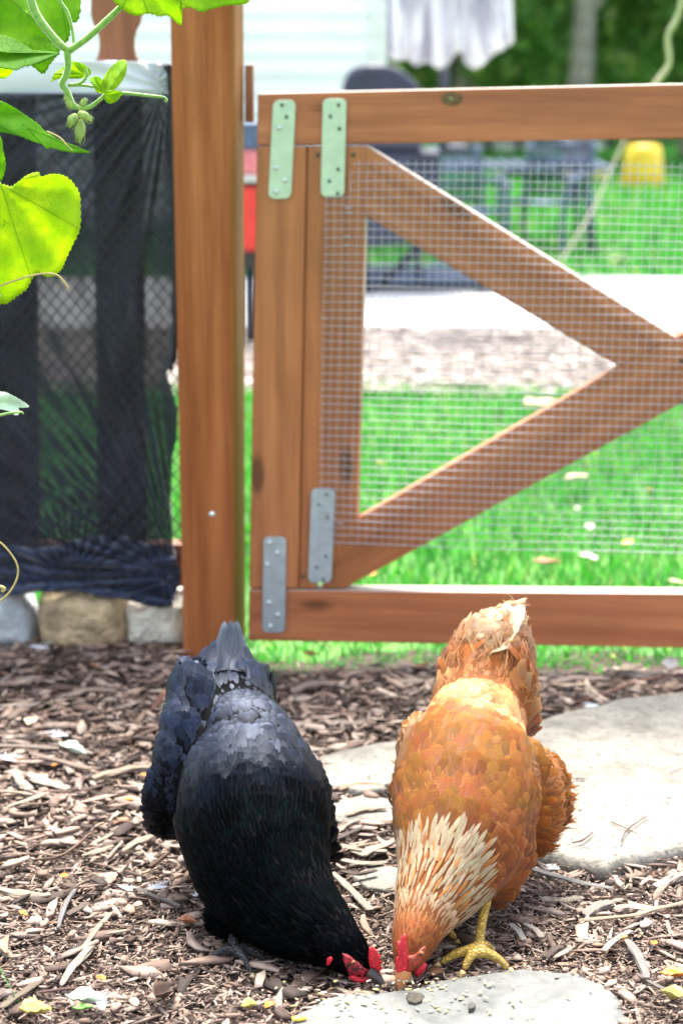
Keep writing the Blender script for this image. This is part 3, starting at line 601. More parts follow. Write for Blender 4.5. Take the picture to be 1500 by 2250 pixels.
# patio chairs and table in blue-grey iron
def chair(x, Y, rot, label):
    t = empty('patio_chair', Vector((x, Y, .0)), label, 'chair', 'iron patio chairs'); c, s = math.cos(rot), math.sin(rot)
    sc_ = .60
    def W(a, b_, z): return Vector((x + (a * c - b_ * s) * sc_ * 1.25, Y + (a * s + b_ * c) * sc_, z * sc_))
    zb = 0.012
    for a in (-.24, .24):
        tube('leg', smoothline([W(a, -.22, zb), W(a * .95, -.2, .22), W(a, -.2, .42), W(a * 1.05, -.14, .6)], 4), .014, M['iron'], t)
        tube('leg', smoothline([W(a, .26, zb), W(a, .2, .25), W(a * .98, .2, .45), W(a * .96, .3, .92)], 4), .014, M['iron'], t)
        tube('armrest', smoothline([W(a * 1.05, -.2, .62), W(a * 1.15, 0, .65), W(a, .24, .64)], 4), .016, M['iron'], t)
    sm = MB()
    for k in range(15): u = -.22 + .44 * k / 14; sm.tube([W(u, -.2, .43), W(u, .2, .42)], .006, 5)
    for k in range(9): v = -.2 + .4 * k / 8; sm.tube([W(-.23, v, .43), W(.23, v, .43)], .007, 5)
    sm.build('seat', M['iron'], t, True)
    sm = MB()
    for k in range(13): u = -.2 + .4 * k / 12; sm.tube([W(u, .21, .46), W(u * .95, .3, .88)], .007, 5)
    for z in (.5, .62, .74, .9): sm.tube([W(-.23, .21 + (z - .46) * .21, z), W(.23, .21 + (z - .46) * .21, z)], .011, 5)
    sm.build('backrest', M['iron'], t, True)
chair(P(1010, 600, 9.6).x, 9.6, .35, 'blue grey iron patio chair directly right of the covered grill')
chair(P(1190, 600, 10.2).x, 10.2, -.5, 'blue grey iron patio chair farther right, in front of the lawn')
tb = empty('patio_table', (P(1105, 500, 10.6).x, 10.6, 0), 'blue grey slatted iron table among the patio chairs', 'table'); sm = MB()
for k in range(15): sm.box((tb.location.x - .5 + k / 14, 10.6, .42), (.045, .8, .02))
sm.build('tabletop', M['iron'], tb, bevel=.003)
for a in (-.44, .44):
    for b_ in (-.34, .34): tube('leg', [(tb.location.x + a, 10.6 + b_, 0), (tb.location.x + a * .9, 10.6 + b_ * .9, .41)], .018, M['iron'], tb)
# low white board fence with dark posts far behind
wf = empty('board_fence', (P(1150, 300, 21).x, 21, 0), 'low white board fence with dark posts across the far lawn', 'fence'); wb = MB(); x0, x1 = P(985, 0, 21).x, P(1345, 0, 21).x
wb.box(((x0 + x1) / 2, 21, .02), (x1 - x0, .03, .16)); wb.box(((x0 + x1) / 2, 21, -.16 + .08), (x1 - x0, .03, .08)); wb.build('board', M['siding'], wf, bevel=.004)
for x in (985, 1078, 1146, 1240, 1345): xx = P(x, 0, 21).x; tube('fence_post', [(xx, 20.95, -.05), (xx, 20.95, .22)], .035, M['dark_iron'], wf)
# yellow tub
YT = 15.8; tx = P(1412, 380, YT).x; tub = empty('garden_tub', (tx, YT, -.03), 'bright yellow upturned plastic tub standing on the far lawn', 'tub'); s = 1 / (F / YT)
def lathe(c, prof, seg=24):
    V, Fc = [], []
    for (r, z) in prof:
        for k in range(seg): a = 2 * math.pi * k / seg; V.append(Vector(c) + Vector((r * math.cos(a), r * math.sin(a), z)))
    for j in range(len(prof) - 1):
        for k in range(seg): Fc.append((j * seg + k, j * seg + (k + 1) % seg, (j + 1) * seg + (k + 1) % seg, (j + 1) * seg + k))
    Fc.append(tuple(range(seg))[::-1]); Fc.append(tuple((len(prof) - 1) * seg + k for k in range(seg))); return V, Fc
M['yellow'] = plain('yellow_plastic', (.85, .55, .03), .4, 0, .1, 6)
V, Fc = lathe((tx, YT, -.03), [(.165, .055), (.16, .10), (.145, .22), (.13, .30), (.11, .325), (.05, .33)]); link('tub_body', mesh('tub_body', V, Fc), M['yellow'], tub)
V, Fc = lathe((tx, YT, -.03), [(.17, .0), (.182, .01), (.182, .045), (.17, .054)]); link('rim', mesh('rim', V, Fc), plain('orange_rim', (.80, .36, .01), .4), tub)
sl = prism('plastic_slide', V2([(1250, 392), (1262, 372), (1300, 366), (1332, 368), (1336, 390), (1320, 396)], lambda x, y: P(x, y, 15.6)), Vector((0, 1, 0)), .35, plain('pale_yellow', (.62, .52, .22), .5), None, .01); tag(sl, 'low pale yellow plastic slide lying left of the yellow tub', 'slide')
# rope hanging down and staked beyond the gate
rp = smoothline([P(1505, -60, 5.2), P(1490, 30, 5.3), P(1466, 80, 5.4), P(1468, 140, 5.6), P(1440, 182, 5.8), P(1400, 250, 6.2), P(1366, 318, 6.8), P(1325, 410, 7.4), P(1290, 480, 7.9), P(1215, 600, 8.85)], 8)
o = tube('rope', rp, [.0072 if i < 34 else .0036 for i in range(len(rp))], plain('cream_rope', (.60, .55, .40), .7), None, 8); tag(o, 'thick cream rope hanging in a slanting curve beyond the gate', 'rope')
# red and pink toy cart seen in the slot between post and gate
YC = 6.9; xg = P(549, 400, YC).x; cart = empty('toy_ride_on', (xg, YC + .1, .0), 'red and pink plastic toy with a white band seen in the slot beside the post', 'toy')
def slotbox(name, y0, y1, c, hw=34, rough=.4, dx=0):
    prism(name, V2([(549 - hw + dx, y0), (549 + hw + dx, y0), (549 + hw + dx, y1), (549 - hw + dx, y1)], lambda x, y: P(x, y, YC)), Vector((0, 1, 0)), .14, plain(name + '_m', c, rough), cart, .008)
slotbox('blue_cap', 268, 328, (.08, .12, .22)); slotbox('pink_head', 331, 383, (.75, .22, .26)); slotbox('white_band', 386, 400, (.8, .8, .8), 38); slotbox('dark_band', 402, 409, (.03, .02, .02), 30)
slotbox('red_body', 411, 552, (.72, .05, .04)); slotbox('black_foot', 555, 590, (.03, .03, .03), 24)
tube('axle', [P(549, 590, YC + .07), Vector((P(549, 600, YC + .07).x, YC + .07, -.01))], .02, M['dark_iron'], cart)
#@@TREES
# trees and hedge behind the lawn
m, nt, b, out = newmat('tree_leaf'); ri = N(nt, 'ShaderNodeNewGeometry').outputs['Random Per Island']
c = ramp(nt, ri, [(0, (.08, .19, .05)), (.4, (.14, .30, .08)), (.75, (.22, .40, .11)), (1, (.45, .50, .20))]); nt.links.new(c, b.inputs['Base Color']); b.inputs['Roughness'].default_value = .5
tl = N(nt, 'ShaderNodeBsdfTranslucent'); nt.links.new(mixc(nt, 1, c, (1.4, 1.5, .7), 'MULTIPLY'), tl.inputs[0]); mx = N(nt, 'ShaderNodeMixShader'); mx.inputs[0].default_value = .4
nt.links.new(b.outputs[0], mx.inputs[1]); nt.links.new(tl.outputs[0], mx.inputs[2]); nt.links.new(mx.outputs[0], out.inputs[0]); M['leafm'] = m
M['bark'] = plain('grey_bark', (.26, .23, .21), .9, 0, .4, 8, .8, .02)
def tree(x, y, h, r, n, label, ls=.14, low=.15, trunk=.14, mat=None):
    t = empty('tree', (x, y, -.03), label, 'tree', 'trees beyond the far lawn'); tb_ = MB()
    tb_.tube(smoothline([(x, y, -.1), (x + .05, y, h * .3), (x - .05, y + .05, h * .6), (x, y, h * .9)], 5), [trunk * (1 - .055 * i) for i in range(16)], 8)
    for k in range(7):
        a = k * 2.4; z = h * (.25 + .08 * k); e = Vector((x + math.cos(a) * r * .75, y + math.sin(a) * r * .75, z + h * .18)); tb_.tube(smoothline([(x, y, z), Vector((x, y, z)).lerp(e, .5) + Vector((0, 0, .1)), e], 4), [trunk * .4 * (1 - .1 * i) for i in range(9)], 6)
    tb_.build('trunk', M['bark'], t, True)
    cl = [(rng.normal(0, 1, 3)) for _ in range(26)]; cen = []
    for v in cl:
        v = v / np.linalg.norm(v) * rng.uniform(.35, 1.0); cen.append((x + v[0] * r, y + v[1] * r, h * (low + 1) / 2 + v[2] * h * (1 - low) / 2, r * rng.uniform(.22, .42)))
    idx = rng.integers(0, len(cen), n); C_ = np.array(cen)[idx]; d = rng.normal(0, 1, (n, 3)); d /= np.linalg.norm(d, axis=1)[:, None]; rad = rng.uniform(.3, 1, n) ** .5
    Pn = C_[:, :3] + d * (C_[:, 3] * rad)[:, None]; Pn[:, 2] = np.maximum(Pn[:, 2], .02)
    a_ = rng.normal(0, 1, (n, 3)); a_ /= np.linalg.norm(a_, axis=1)[:, None]; b2 = np.cross(a_, rng.normal(0, 1, (n, 3))); b2 /= np.linalg.norm(b2, axis=1)[:, None]; sz = (ls * rng.uniform(.5, 1.2, n))[:, None]
    V = np.stack([Pn - a_ * sz, Pn + b2 * sz * .45, Pn + a_ * sz, Pn - b2 * sz * .45], 1); Fq = np.arange(n * 4).reshape(n, 4); link('crown', np_mesh('crown', V, Fq), mat or M['leafm'], t, False)
hd = empty('hedge', (P(1200, 250, 33).x, 33, -.03), 'long dense hedge closing the view behind all the trees', 'hedge'); n_ = 42000
hp = np.stack([rng.uniform(P(700, 250, 33).x, P(1900, 250, 33).x, n_), 33 + rng.uniform(-.6, .6, n_), rng.uniform(0, 5.5, n_)], 1); ha = rng.normal(0, 1, (n_, 3)); ha /= np.linalg.norm(ha, axis=1)[:, None]; hb2 = np.cross(ha, rng.normal(0, 1, (n_, 3))); hb2 /= np.linalg.norm(hb2, axis=1)[:, None]; hs_ = rng.uniform(.07, .19, n_)[:, None]
link('foliage', np_mesh('foliage', np.stack([hp - ha * hs_, hp + hb2 * hs_ * .5, hp + ha * hs_, hp - hb2 * hs_ * .5], 1), np.arange(n_ * 4).reshape(n_, 4)), M['leafm'], hd, False)
mbh = MB()
for xx in np.linspace(P(700, 250, 33).x, P(1900, 250, 33).x, 14): mbh.tube([(xx, 33, -.1), (xx + .1, 33, 3.5)], [.12, .03], 6)
mbh.build('trunks', M['bark'], hd, True)
spec = [(1010, 20.5, 3.6, 1.5, 'dense green bush just right of the hanging cloth'), (1130, 24, 6, 2.1, 'tall tree right of the cloth with pale sunlit patches'), (1265, 19, 5, 1.2, 'tree with a grey trunk in view above the gate rail'),
        (1400, 25, 6.5, 2.3, 'broad leafy tree at the right behind the rope'), (1520, 20, 4.5, 1.6, 'dark green tree at the right edge of the picture'), (1250, 31, 9, 3.4, 'tallest and farthest tree above the gate'), (900, 28, 8, 3.2, 'tree half hidden behind the house corner and cloth'), (1640, 29, 9, 3.4, 'far tree past the right edge')]
for (px, Y, h, r, lb) in spec: tree(P(px, 250, Y).x, Y, h, r, 11000, lb, .14, .1 if Y != 19 else .38, .14)
# fallen leaves on the lawn
M['lf_pale'] = plain('pale_leaf', (.62, .50, .34), .6, 0, .25, 40); M['lf_yellow'] = plain('yellow_leaf', (.56, .47, .10), .6, 0, .2, 40); M['lf_brown'] = plain('brown_leaf', (.30, .13, .05), .6, 0, .3, 40); M['lf_white'] = plain('bleached_leaf', (.68, .62, .56), .6, 0, .15, 40); M['lf_green'] = plain('green_leaf', (.10, .33, .03), .5, 0, .3, 40); M['lf_orange'] = plain('orange_leaf', (.65, .22, .02), .5, 0, .3, 60)
def fallen(px, py, size, mat, label, aspect=.55, rot=None, z=.03, curl=.3, cat='leaf', group=None, name='fallen_leaf', pinned=None):
    """curled leaf blade lying on the ground, with a midrib fold"""
    c = G(px, py, z); rot = random.uniform(0, 6.28) if rot is None else rot; V, Fc = [], []; nx, ny = 10, 6; tl_ = random.uniform(-.35, .35)
    for i in range(nx + 1):
        t = i / nx; wv = math.sin(math.pi * t ** .8) * aspect * size * .5 * (1 + .18 * math.sin(t * 25 + px)); 
        for j in range(ny + 1):
            s = j / ny * 2 - 1; x = (t - .5) * size; y = s * wv; zz = curl * size * (abs(s) ** 1.4 * .45 * math.sin(math.pi * t) + (t - .5) ** 2 * .9) + .03 * size * math.sin(s * 5 + t * 9)
            x, zz = x * math.cos(tl_) - zz * math.sin(tl_) * .3, zz + x * math.sin(tl_) * .5
            V.append(c + Vector((x * math.cos(rot) - y * math.sin(rot), x * math.sin(rot) + y * math.cos(rot), zz)))
    for i in range(nx):
        for j in range(ny): k = i * (ny + 1) + j; Fc.append((k, k + 1, k + ny + 2, k + ny + 1))
    o = link(name, mesh(name, V, Fc), M[mat]); o.modifiers.new('thick', 'SOLIDIFY').thickness = .0007; tag(o, label, cat, group); return o
LG = 'leaves lying on the lawn'
for (px, py, s_, mt, lb) in ((838, 1018, .035, 'lf_yellow', 'small yellow leaf on the grass seen between stile and lower brace'), (1262, 1052, .062, 'lf_pale', 'wide pale tan leaf on the grass below the lower brace'), (1294, 1160, .035, 'lf_white', 'small bleached leaf on the grass above the yellowish one'),
    (1378, 1195, .038, 'lf_yellow', 'yellow green leaf on the grass at the right'), (1200, 1238, .055, 'lf_brown', 'brown rimmed leaf on the grass just above the bottom rail'), (1290, 1226, .045, 'lf_white', 'bleached leaf next to the brown rimmed one'), (1482, 1280, .03, 'lf_pale', 'tan leaf on the grass at the right edge above the bottom rail'),
    (1425, 1078, .022, 'lf_orange', 'tiny rust coloured leaf in the grass right of centre'), (1268, 1118, .022, 'lf_white', 'tiny white leaf between the tan and bleached leaves'), (1355, 572, .10, 'lf_pale', 'large pale leaf on the lawn by the patio edge'), (1190, 895, .16, 'lf_pale', 'long pale leaf heap behind the lower brace'), (820, 1262, .02, 'lf_orange', 'tiny orange leaf in the grass above the bottom rail'),
    (680, 1438, .03, 'lf_brown', 'curled russet leaf under the left end of the gate'), (1385, 1470, .045, 'lf_pale', 'upright tan leaf under the gate at the right'), (1470, 1462, .05, 'lf_white', 'white leaf under the gate at the right edge')):
    fallen(px, py, s_, mt, lb, z=.02, group=LG)
#@@VINE
# ================================================================== VINE
m, nt, b, out = newmat('squash_leaf'); uvv = attr(nt, 'lf').outputs['Vector']; sx = N(nt, 'ShaderNodeSeparateXYZ'); nt.links.new(uvv, sx.inputs[0])
ang = math_(nt, 'ARCTAN2', sx.outputs[1], sx.outputs[0]); rr_ = math_(nt, 'SQRT', math_(nt, 'ADD', math_(nt, 'MULTIPLY', sx.outputs[0], sx.outputs[0]), math_(nt, 'MULTIPLY', sx.outputs[1], sx.outputs[1])))
fr = math_(nt, 'ABSOLUTE', math_(nt, 'SUBTRACT', math_(nt, 'FRACT', math_(nt, 'ADD', math_(nt, 'MULTIPLY', ang, 1.35), .2)), .5))   # main veins fan from the stalk
vein = ramp(nt, math_(nt, 'MULTIPLY', fr, rr_), [(.003, 1.0), (.012, 0.0)])
vo = N(nt, 'ShaderNodeTexVoronoi', feature='DISTANCE_TO_EDGE'); vo.inputs['Scale'].default_value = 11.0; nt.links.new(uvv, vo.inputs['Vector'])
v2 = ramp(nt, vo.outputs['Distance'], [(.01, 1.0), (.045, 0.0)])
vall = math_(nt, 'MAXIMUM', vein, math_(nt, 'MULTIPLY', v2, .38))
blot = ramp(nt, nz(nt, uvv, 2.2, 5, .6), [(.35, (.18, .40, .018)), (.55, (.25, .48, .022)), (.7, (.33, .55, .03))])
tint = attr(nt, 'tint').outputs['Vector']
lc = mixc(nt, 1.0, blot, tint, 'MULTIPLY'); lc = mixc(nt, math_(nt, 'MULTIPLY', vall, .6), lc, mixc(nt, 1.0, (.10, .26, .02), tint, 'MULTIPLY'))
nt.links.new(lc, b.inputs['Base Color']); b.inputs['Roughness'].default_value = .6; b.inputs['Specular IOR Level'].default_value = .15
tl = N(nt, 'ShaderNodeBsdfTranslucent'); nt.links.new(mixc(nt, 1.0, lc, (1.9, 1.35, .6), 'MULTIPLY'), tl.inputs[0]); mx = N(nt, 'ShaderNodeMixShader'); mx.inputs[0].default_value = .62
nt.links.new(b.outputs[0], mx.inputs[1]); nt.links.new(tl.outputs[0], mx.inputs[2]); nt.links.new(mx.outputs[0], out.inputs[0]); bump(nt, vall, b, .5, .0015); M['sleaf'] = m
m, nt, b, out = newmat('vine_stem'); c = ramp(nt, nz(nt, objc(nt), 160, 3), [(.3, (.12, .30, .025)), (.7, (.27, .46, .08))]); nt.links.new(c, b.inputs['Base Color']); b.inputs['Roughness'].default_value = .45
b.inputs['Subsurface Weight'].default_value = .3; b.inputs['Subsurface Radius'].default_value = (.002, .004, .001); b.inputs['Sheen Weight'].default_value = .6; M['stem'] = m
M['tendril'] = plain('dry_tendril', (.42, .34, .12), .6, 0, .25, 90)
YV = 2.26
vine = empty('squash_vine', P(-150, 600, YV), 'squash vine with backlit lime green leaves and curling tendrils hanging in at the left', 'vine')
def leaf(l, pet, Y, tilt=(0, 0), tint=(1, 1, 1), size=190, centre=None, ser=2.2, cup=.012, seed=0, mat=None):
    cx = sum(p[0] for p in l) / len(l) if centre is None else centre[0]; cy = sum(p[1] for p in l) / len(l) if centre is None else centre[1]
    sm = smoothline([Vector((x, y, 0)) for x, y in l + [l[0]]], 5)[:-1]; pts = []
    for i, p in enumerate(sm):
        d = Vector((p.x - cx, p.y - cy, 0)).normalized(); pts.append((p.x + d.x * ser * (1 if i % 2 else -1) * random.uniform(.3, 1), p.y + d.y * ser * (1 if i % 2 else -1) * random.uniform(.3, 1)))
    n = len(pts); V, Fc, L_ = [], [], []; rr = np.linspace(0, 1, 12)
    for r in rr:
        for (x, y) in pts:
            qx, qy = cx + (x - cx) * r, cy + (y - cy) * r; dx, dy = (qx - pet[0]) / size, -(qy - pet[1]) / size; R_ = math.hypot(dx, dy); A = math.atan2(dy, dx)
            dep = tilt[0] * dx + tilt[1] * dy + cup * (R_ ** 2) + .005 * math.cos((A * 1.35 + .2) * 2 * math.pi) * min(1, R_ * 1.5) + .004 * noise.noise(Vector((dx * 4 + seed, dy * 4, seed)))
            V.append(P(qx, qy, Y + dep)); L_.append((dx + .0001, dy, seed))
    for j in range(len(rr) - 1):
        for i in range(n): Fc.append((j * n + i, j * n + (i + 1) % n, (j + 1) * n + (i + 1) % n, (j + 1) * n + i))
    me = mesh('leaf', V, Fc); fattr(me, 'lf', L_); fattr(me, 'tint', [tint] * len(V)); o = link('leaf', me, mat or M['sleaf'], vine); s_ = o.modifiers.new('thick', 'SOLIDIFY'); s_.thickness = .0004; return o
mint = plain('mint_leaf_back', (.50, .66, .50), .6, 0, .25, 60)
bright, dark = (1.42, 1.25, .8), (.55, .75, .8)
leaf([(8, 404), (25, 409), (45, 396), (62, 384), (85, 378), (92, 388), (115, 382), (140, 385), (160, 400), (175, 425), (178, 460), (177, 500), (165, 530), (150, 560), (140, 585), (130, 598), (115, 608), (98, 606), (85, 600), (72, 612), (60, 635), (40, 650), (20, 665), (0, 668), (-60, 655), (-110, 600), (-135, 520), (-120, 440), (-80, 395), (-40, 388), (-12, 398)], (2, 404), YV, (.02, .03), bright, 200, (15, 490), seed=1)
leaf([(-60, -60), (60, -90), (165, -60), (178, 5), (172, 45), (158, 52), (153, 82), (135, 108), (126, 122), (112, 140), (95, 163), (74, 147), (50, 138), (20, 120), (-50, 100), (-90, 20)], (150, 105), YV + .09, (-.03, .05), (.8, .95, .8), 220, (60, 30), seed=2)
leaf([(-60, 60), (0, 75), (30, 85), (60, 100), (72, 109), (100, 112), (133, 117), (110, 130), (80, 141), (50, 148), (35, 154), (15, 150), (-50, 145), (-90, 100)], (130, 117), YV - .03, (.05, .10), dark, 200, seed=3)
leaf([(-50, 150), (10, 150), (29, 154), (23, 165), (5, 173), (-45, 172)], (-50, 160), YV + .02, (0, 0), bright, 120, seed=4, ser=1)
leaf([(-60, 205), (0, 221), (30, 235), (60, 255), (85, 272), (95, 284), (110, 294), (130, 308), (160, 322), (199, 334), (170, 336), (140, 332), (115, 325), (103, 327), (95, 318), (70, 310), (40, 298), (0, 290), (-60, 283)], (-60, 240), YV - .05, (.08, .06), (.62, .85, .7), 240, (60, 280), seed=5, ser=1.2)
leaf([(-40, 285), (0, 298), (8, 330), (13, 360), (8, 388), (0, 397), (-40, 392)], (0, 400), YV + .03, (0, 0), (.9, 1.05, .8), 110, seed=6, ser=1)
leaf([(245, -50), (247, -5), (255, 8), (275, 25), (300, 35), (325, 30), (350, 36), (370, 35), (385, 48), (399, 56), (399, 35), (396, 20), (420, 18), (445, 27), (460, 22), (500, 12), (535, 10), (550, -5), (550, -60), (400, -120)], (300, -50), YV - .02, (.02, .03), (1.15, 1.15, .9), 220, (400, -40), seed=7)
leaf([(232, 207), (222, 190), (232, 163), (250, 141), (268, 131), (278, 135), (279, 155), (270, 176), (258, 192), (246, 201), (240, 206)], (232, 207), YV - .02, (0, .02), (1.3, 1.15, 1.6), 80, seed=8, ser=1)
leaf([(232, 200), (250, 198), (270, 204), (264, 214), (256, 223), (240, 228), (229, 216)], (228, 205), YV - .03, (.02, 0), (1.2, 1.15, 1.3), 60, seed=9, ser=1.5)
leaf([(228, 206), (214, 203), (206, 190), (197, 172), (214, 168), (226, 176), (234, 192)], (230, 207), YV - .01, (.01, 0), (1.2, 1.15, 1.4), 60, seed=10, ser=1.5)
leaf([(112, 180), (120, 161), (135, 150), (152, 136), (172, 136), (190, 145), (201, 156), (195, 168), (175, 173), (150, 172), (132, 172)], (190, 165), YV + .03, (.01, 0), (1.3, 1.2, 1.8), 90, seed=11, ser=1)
leaf([(-60, 865), (0, 861), (22, 866), (45, 878), (65, 893), (52, 896), (42, 896), (44, 908), (34, 912), (15, 901), (-50, 893)], (-50, 880), YV + .0, (.04, .02), (1, 1, 1), 110, seed=12, ser=.8, mat=mint)
leaf([(-50, 600), (0, 618), (12, 640), (20, 660), (0, 652), (-50, 650)], (-50, 620), YV - .03, (.03, .02), (1, 1, 1), 80, seed=13, ser=.6, mat=mint)
px2 = SC(YV, 300)
def stem(name, l, Y, r0, r1, mat='stem', hairs=0):
    pts = smoothline([P(x, y, Y + (d[0] if d else 0)) for x, y, *d in l], 6); n = len(pts); rad = [r0 * px2 + (r1 - r0) * px2 * i / (n - 1) for i in range(n)]
    mb = MB(); mb.tube(pts, rad, 8)
    for k in range(hairs):
        i = random.randrange(1, n - 1); t = (pts[i + 1] - pts[i - 1]).normalized(); d = Vector(rng.normal(0, 1, 3)); d = (d - t * d.dot(t)).normalized(); q = pts[i].lerp(pts[i + 1], random.random())
        mb.tube([q + d * rad[i] * .8, q + d * (rad[i] + .0022)], [.00016, .00006], 3)
    mb.build(name, M[mat], vine, True)
stem('stem', [(20, -180), (45, -90), (60, -40), (75, 20), (100, 60), (130, 95), (152, 111)], YV, 10, 8.5, hairs=90)
stem('stem', [(152, 111), (190, 85), (240, 40), (280, 0), (330, -60)], YV, 8, 6, hairs=80)
stem('stem', [(120, -40), (132, 0), (150, 30), (160, 70), (163, 104)], YV + .01, 4, 3.2)
stem('stem', [(148, 108), (150, 140), (146, 165), (137, 184), (150, 205), (160, 228), (172, 237)], YV, 8, 6, hairs=70)
stem('stem', [(172, 237), (195, 236), (215, 223), (234, 206)], YV, 5, 4, hairs=50)
stem('stem', [(150, 187), (178, 182), (191, 166), (189, 152)], YV, 4, 3)
stem('stem', [(150, 188), (180, 187), (207, 191)], YV + .01, 3.6, 3)
stem('stem', [(268, 204), (300, 207), (335, 211), (355, 213)], YV - .02, 4, 3.2, hairs=60)
stem('tendril', [(355, 213), (362, 214), (367, 220), (364, 223), (361, 220)], YV - .02, 2.6, 1.6)
stem('tendril', [(172, 237), (177, 245), (178, 262)], YV - .01, 1.4, 1, 'tendril')
stem('tendril', [(103, 289), (118, 295), (135, 305), (150, 322), (160, 331)], YV - .07, 2.2, 1.4, 'tendril')
stem('tendril', [(-20, 636), (10, 625), (60, 608), (100, 601), (125, 604), (140, 618), (150, 632), (153, 635)], YV - .03, 1.9, 2.6, 'tendril', 40)
stem('tendril', [(-40, 1170), (-5, 1188), (15, 1205), (36, 1235), (40, 1262), (28, 1292), (5, 1318), (-20, 1328)], YV - .02, 2.2, 2.4, 'tendril')
stem('tendril', [(-30, 1285), (-5, 1288), (10, 1293), (5, 1300)], YV - .02, 5, 4, 'tendril')
stem('tendril', [(40, 908), (48, 905), (52, 910)], YV, 2.4, 1.6)
stem('stem', [(-60, 886), (-10, 911), (20, 908), (45, 905)], YV + .01, 3.5, 2.8)
# the main runner hangs from above, out of the picture, and down beside its left edge
stem('stem', [(20, -180), (-60, -420), (-160, -700)], YV, 10, 11); stem('stem', [(-160, -700), (-230, 0), (-150, 420), (-190, 900), (-150, 1300), (-170, 1900)], YV + .02, 11, 9)
stem('stem', [(-150, 420), (-60, 400), (2, 404)], YV + .01, 6, 4.5); stem('stem', [(-230, 200), (-150, 215), (-60, 240)], YV, 5, 4); stem('stem', [(-190, 880), (-110, 890), (-60, 886)], YV + .01, 5, 3.5); stem('stem', [(-185, 1150), (-110, 1160), (-40, 1170)], YV, 3, 2.3); stem('stem', [(-180, 1270), (-100, 1290), (-30, 1285)], YV, 5, 4.6); stem('stem', [(-165, 650), (-80, 640), (-20, 636)], YV, 3, 2)
def bud(x, y, L, r, ang_, Y):
    d = Vector((math.cos(ang_), 0, math.sin(ang_))); c = P(x, y, Y); prof = [(0, .25), (.12, .6), (.3, .95), (.5, 1), (.7, .75), (.88, .35), (1, .08)]
    mb = MB(); mb.tube([c + d * L * px2 * t for t, _ in prof], [r * px2 * q for _, q in prof], 9)
    for k in range(70):
        t = random.random(); q = float(np.interp(t, [p[0] for p in prof], [p[1] for p in prof])) * r * px2; s = d.orthogonal().normalized(); s = Matrix.Rotation(random.uniform(0, 6.28), 3, d) @ s; e = c + d * L * px2 * t
        mb.tube([e + s * q, e + s * (q + .0022)], [.00017, .00005], 3)
    for k in range(5):
        s = Matrix.Rotation(k * 1.256, 3, d) @ d.orthogonal().normalized(); mb.tube([c + d * L * px2 * .5 + s * r * px2 * .8, c + d * L * px2 * .85 + s * r * px2 * .9, c + d * L * px2 * 1.1 + s * r * px2 * .5], [.0006, .0005, .0001], 4)
    mb.build('flower_bud', M['bud'], vine, True)
M['bud'] = plain('bud_skin', (.30, .40, .10), .55, 0, .3, 120)
bud(178, 262, 52, 12, R(-95), YV - .01); bud(172, 246, 36, 10, R(-32), YV - .02); bud(168, 250, 34, 12, R(-120), YV - .01); bud(160, 240, 30, 10, R(110), YV); bud(180, 234, 20, 7, R(60), YV)
bud(150, 222, 16, 7, R(100), YV)
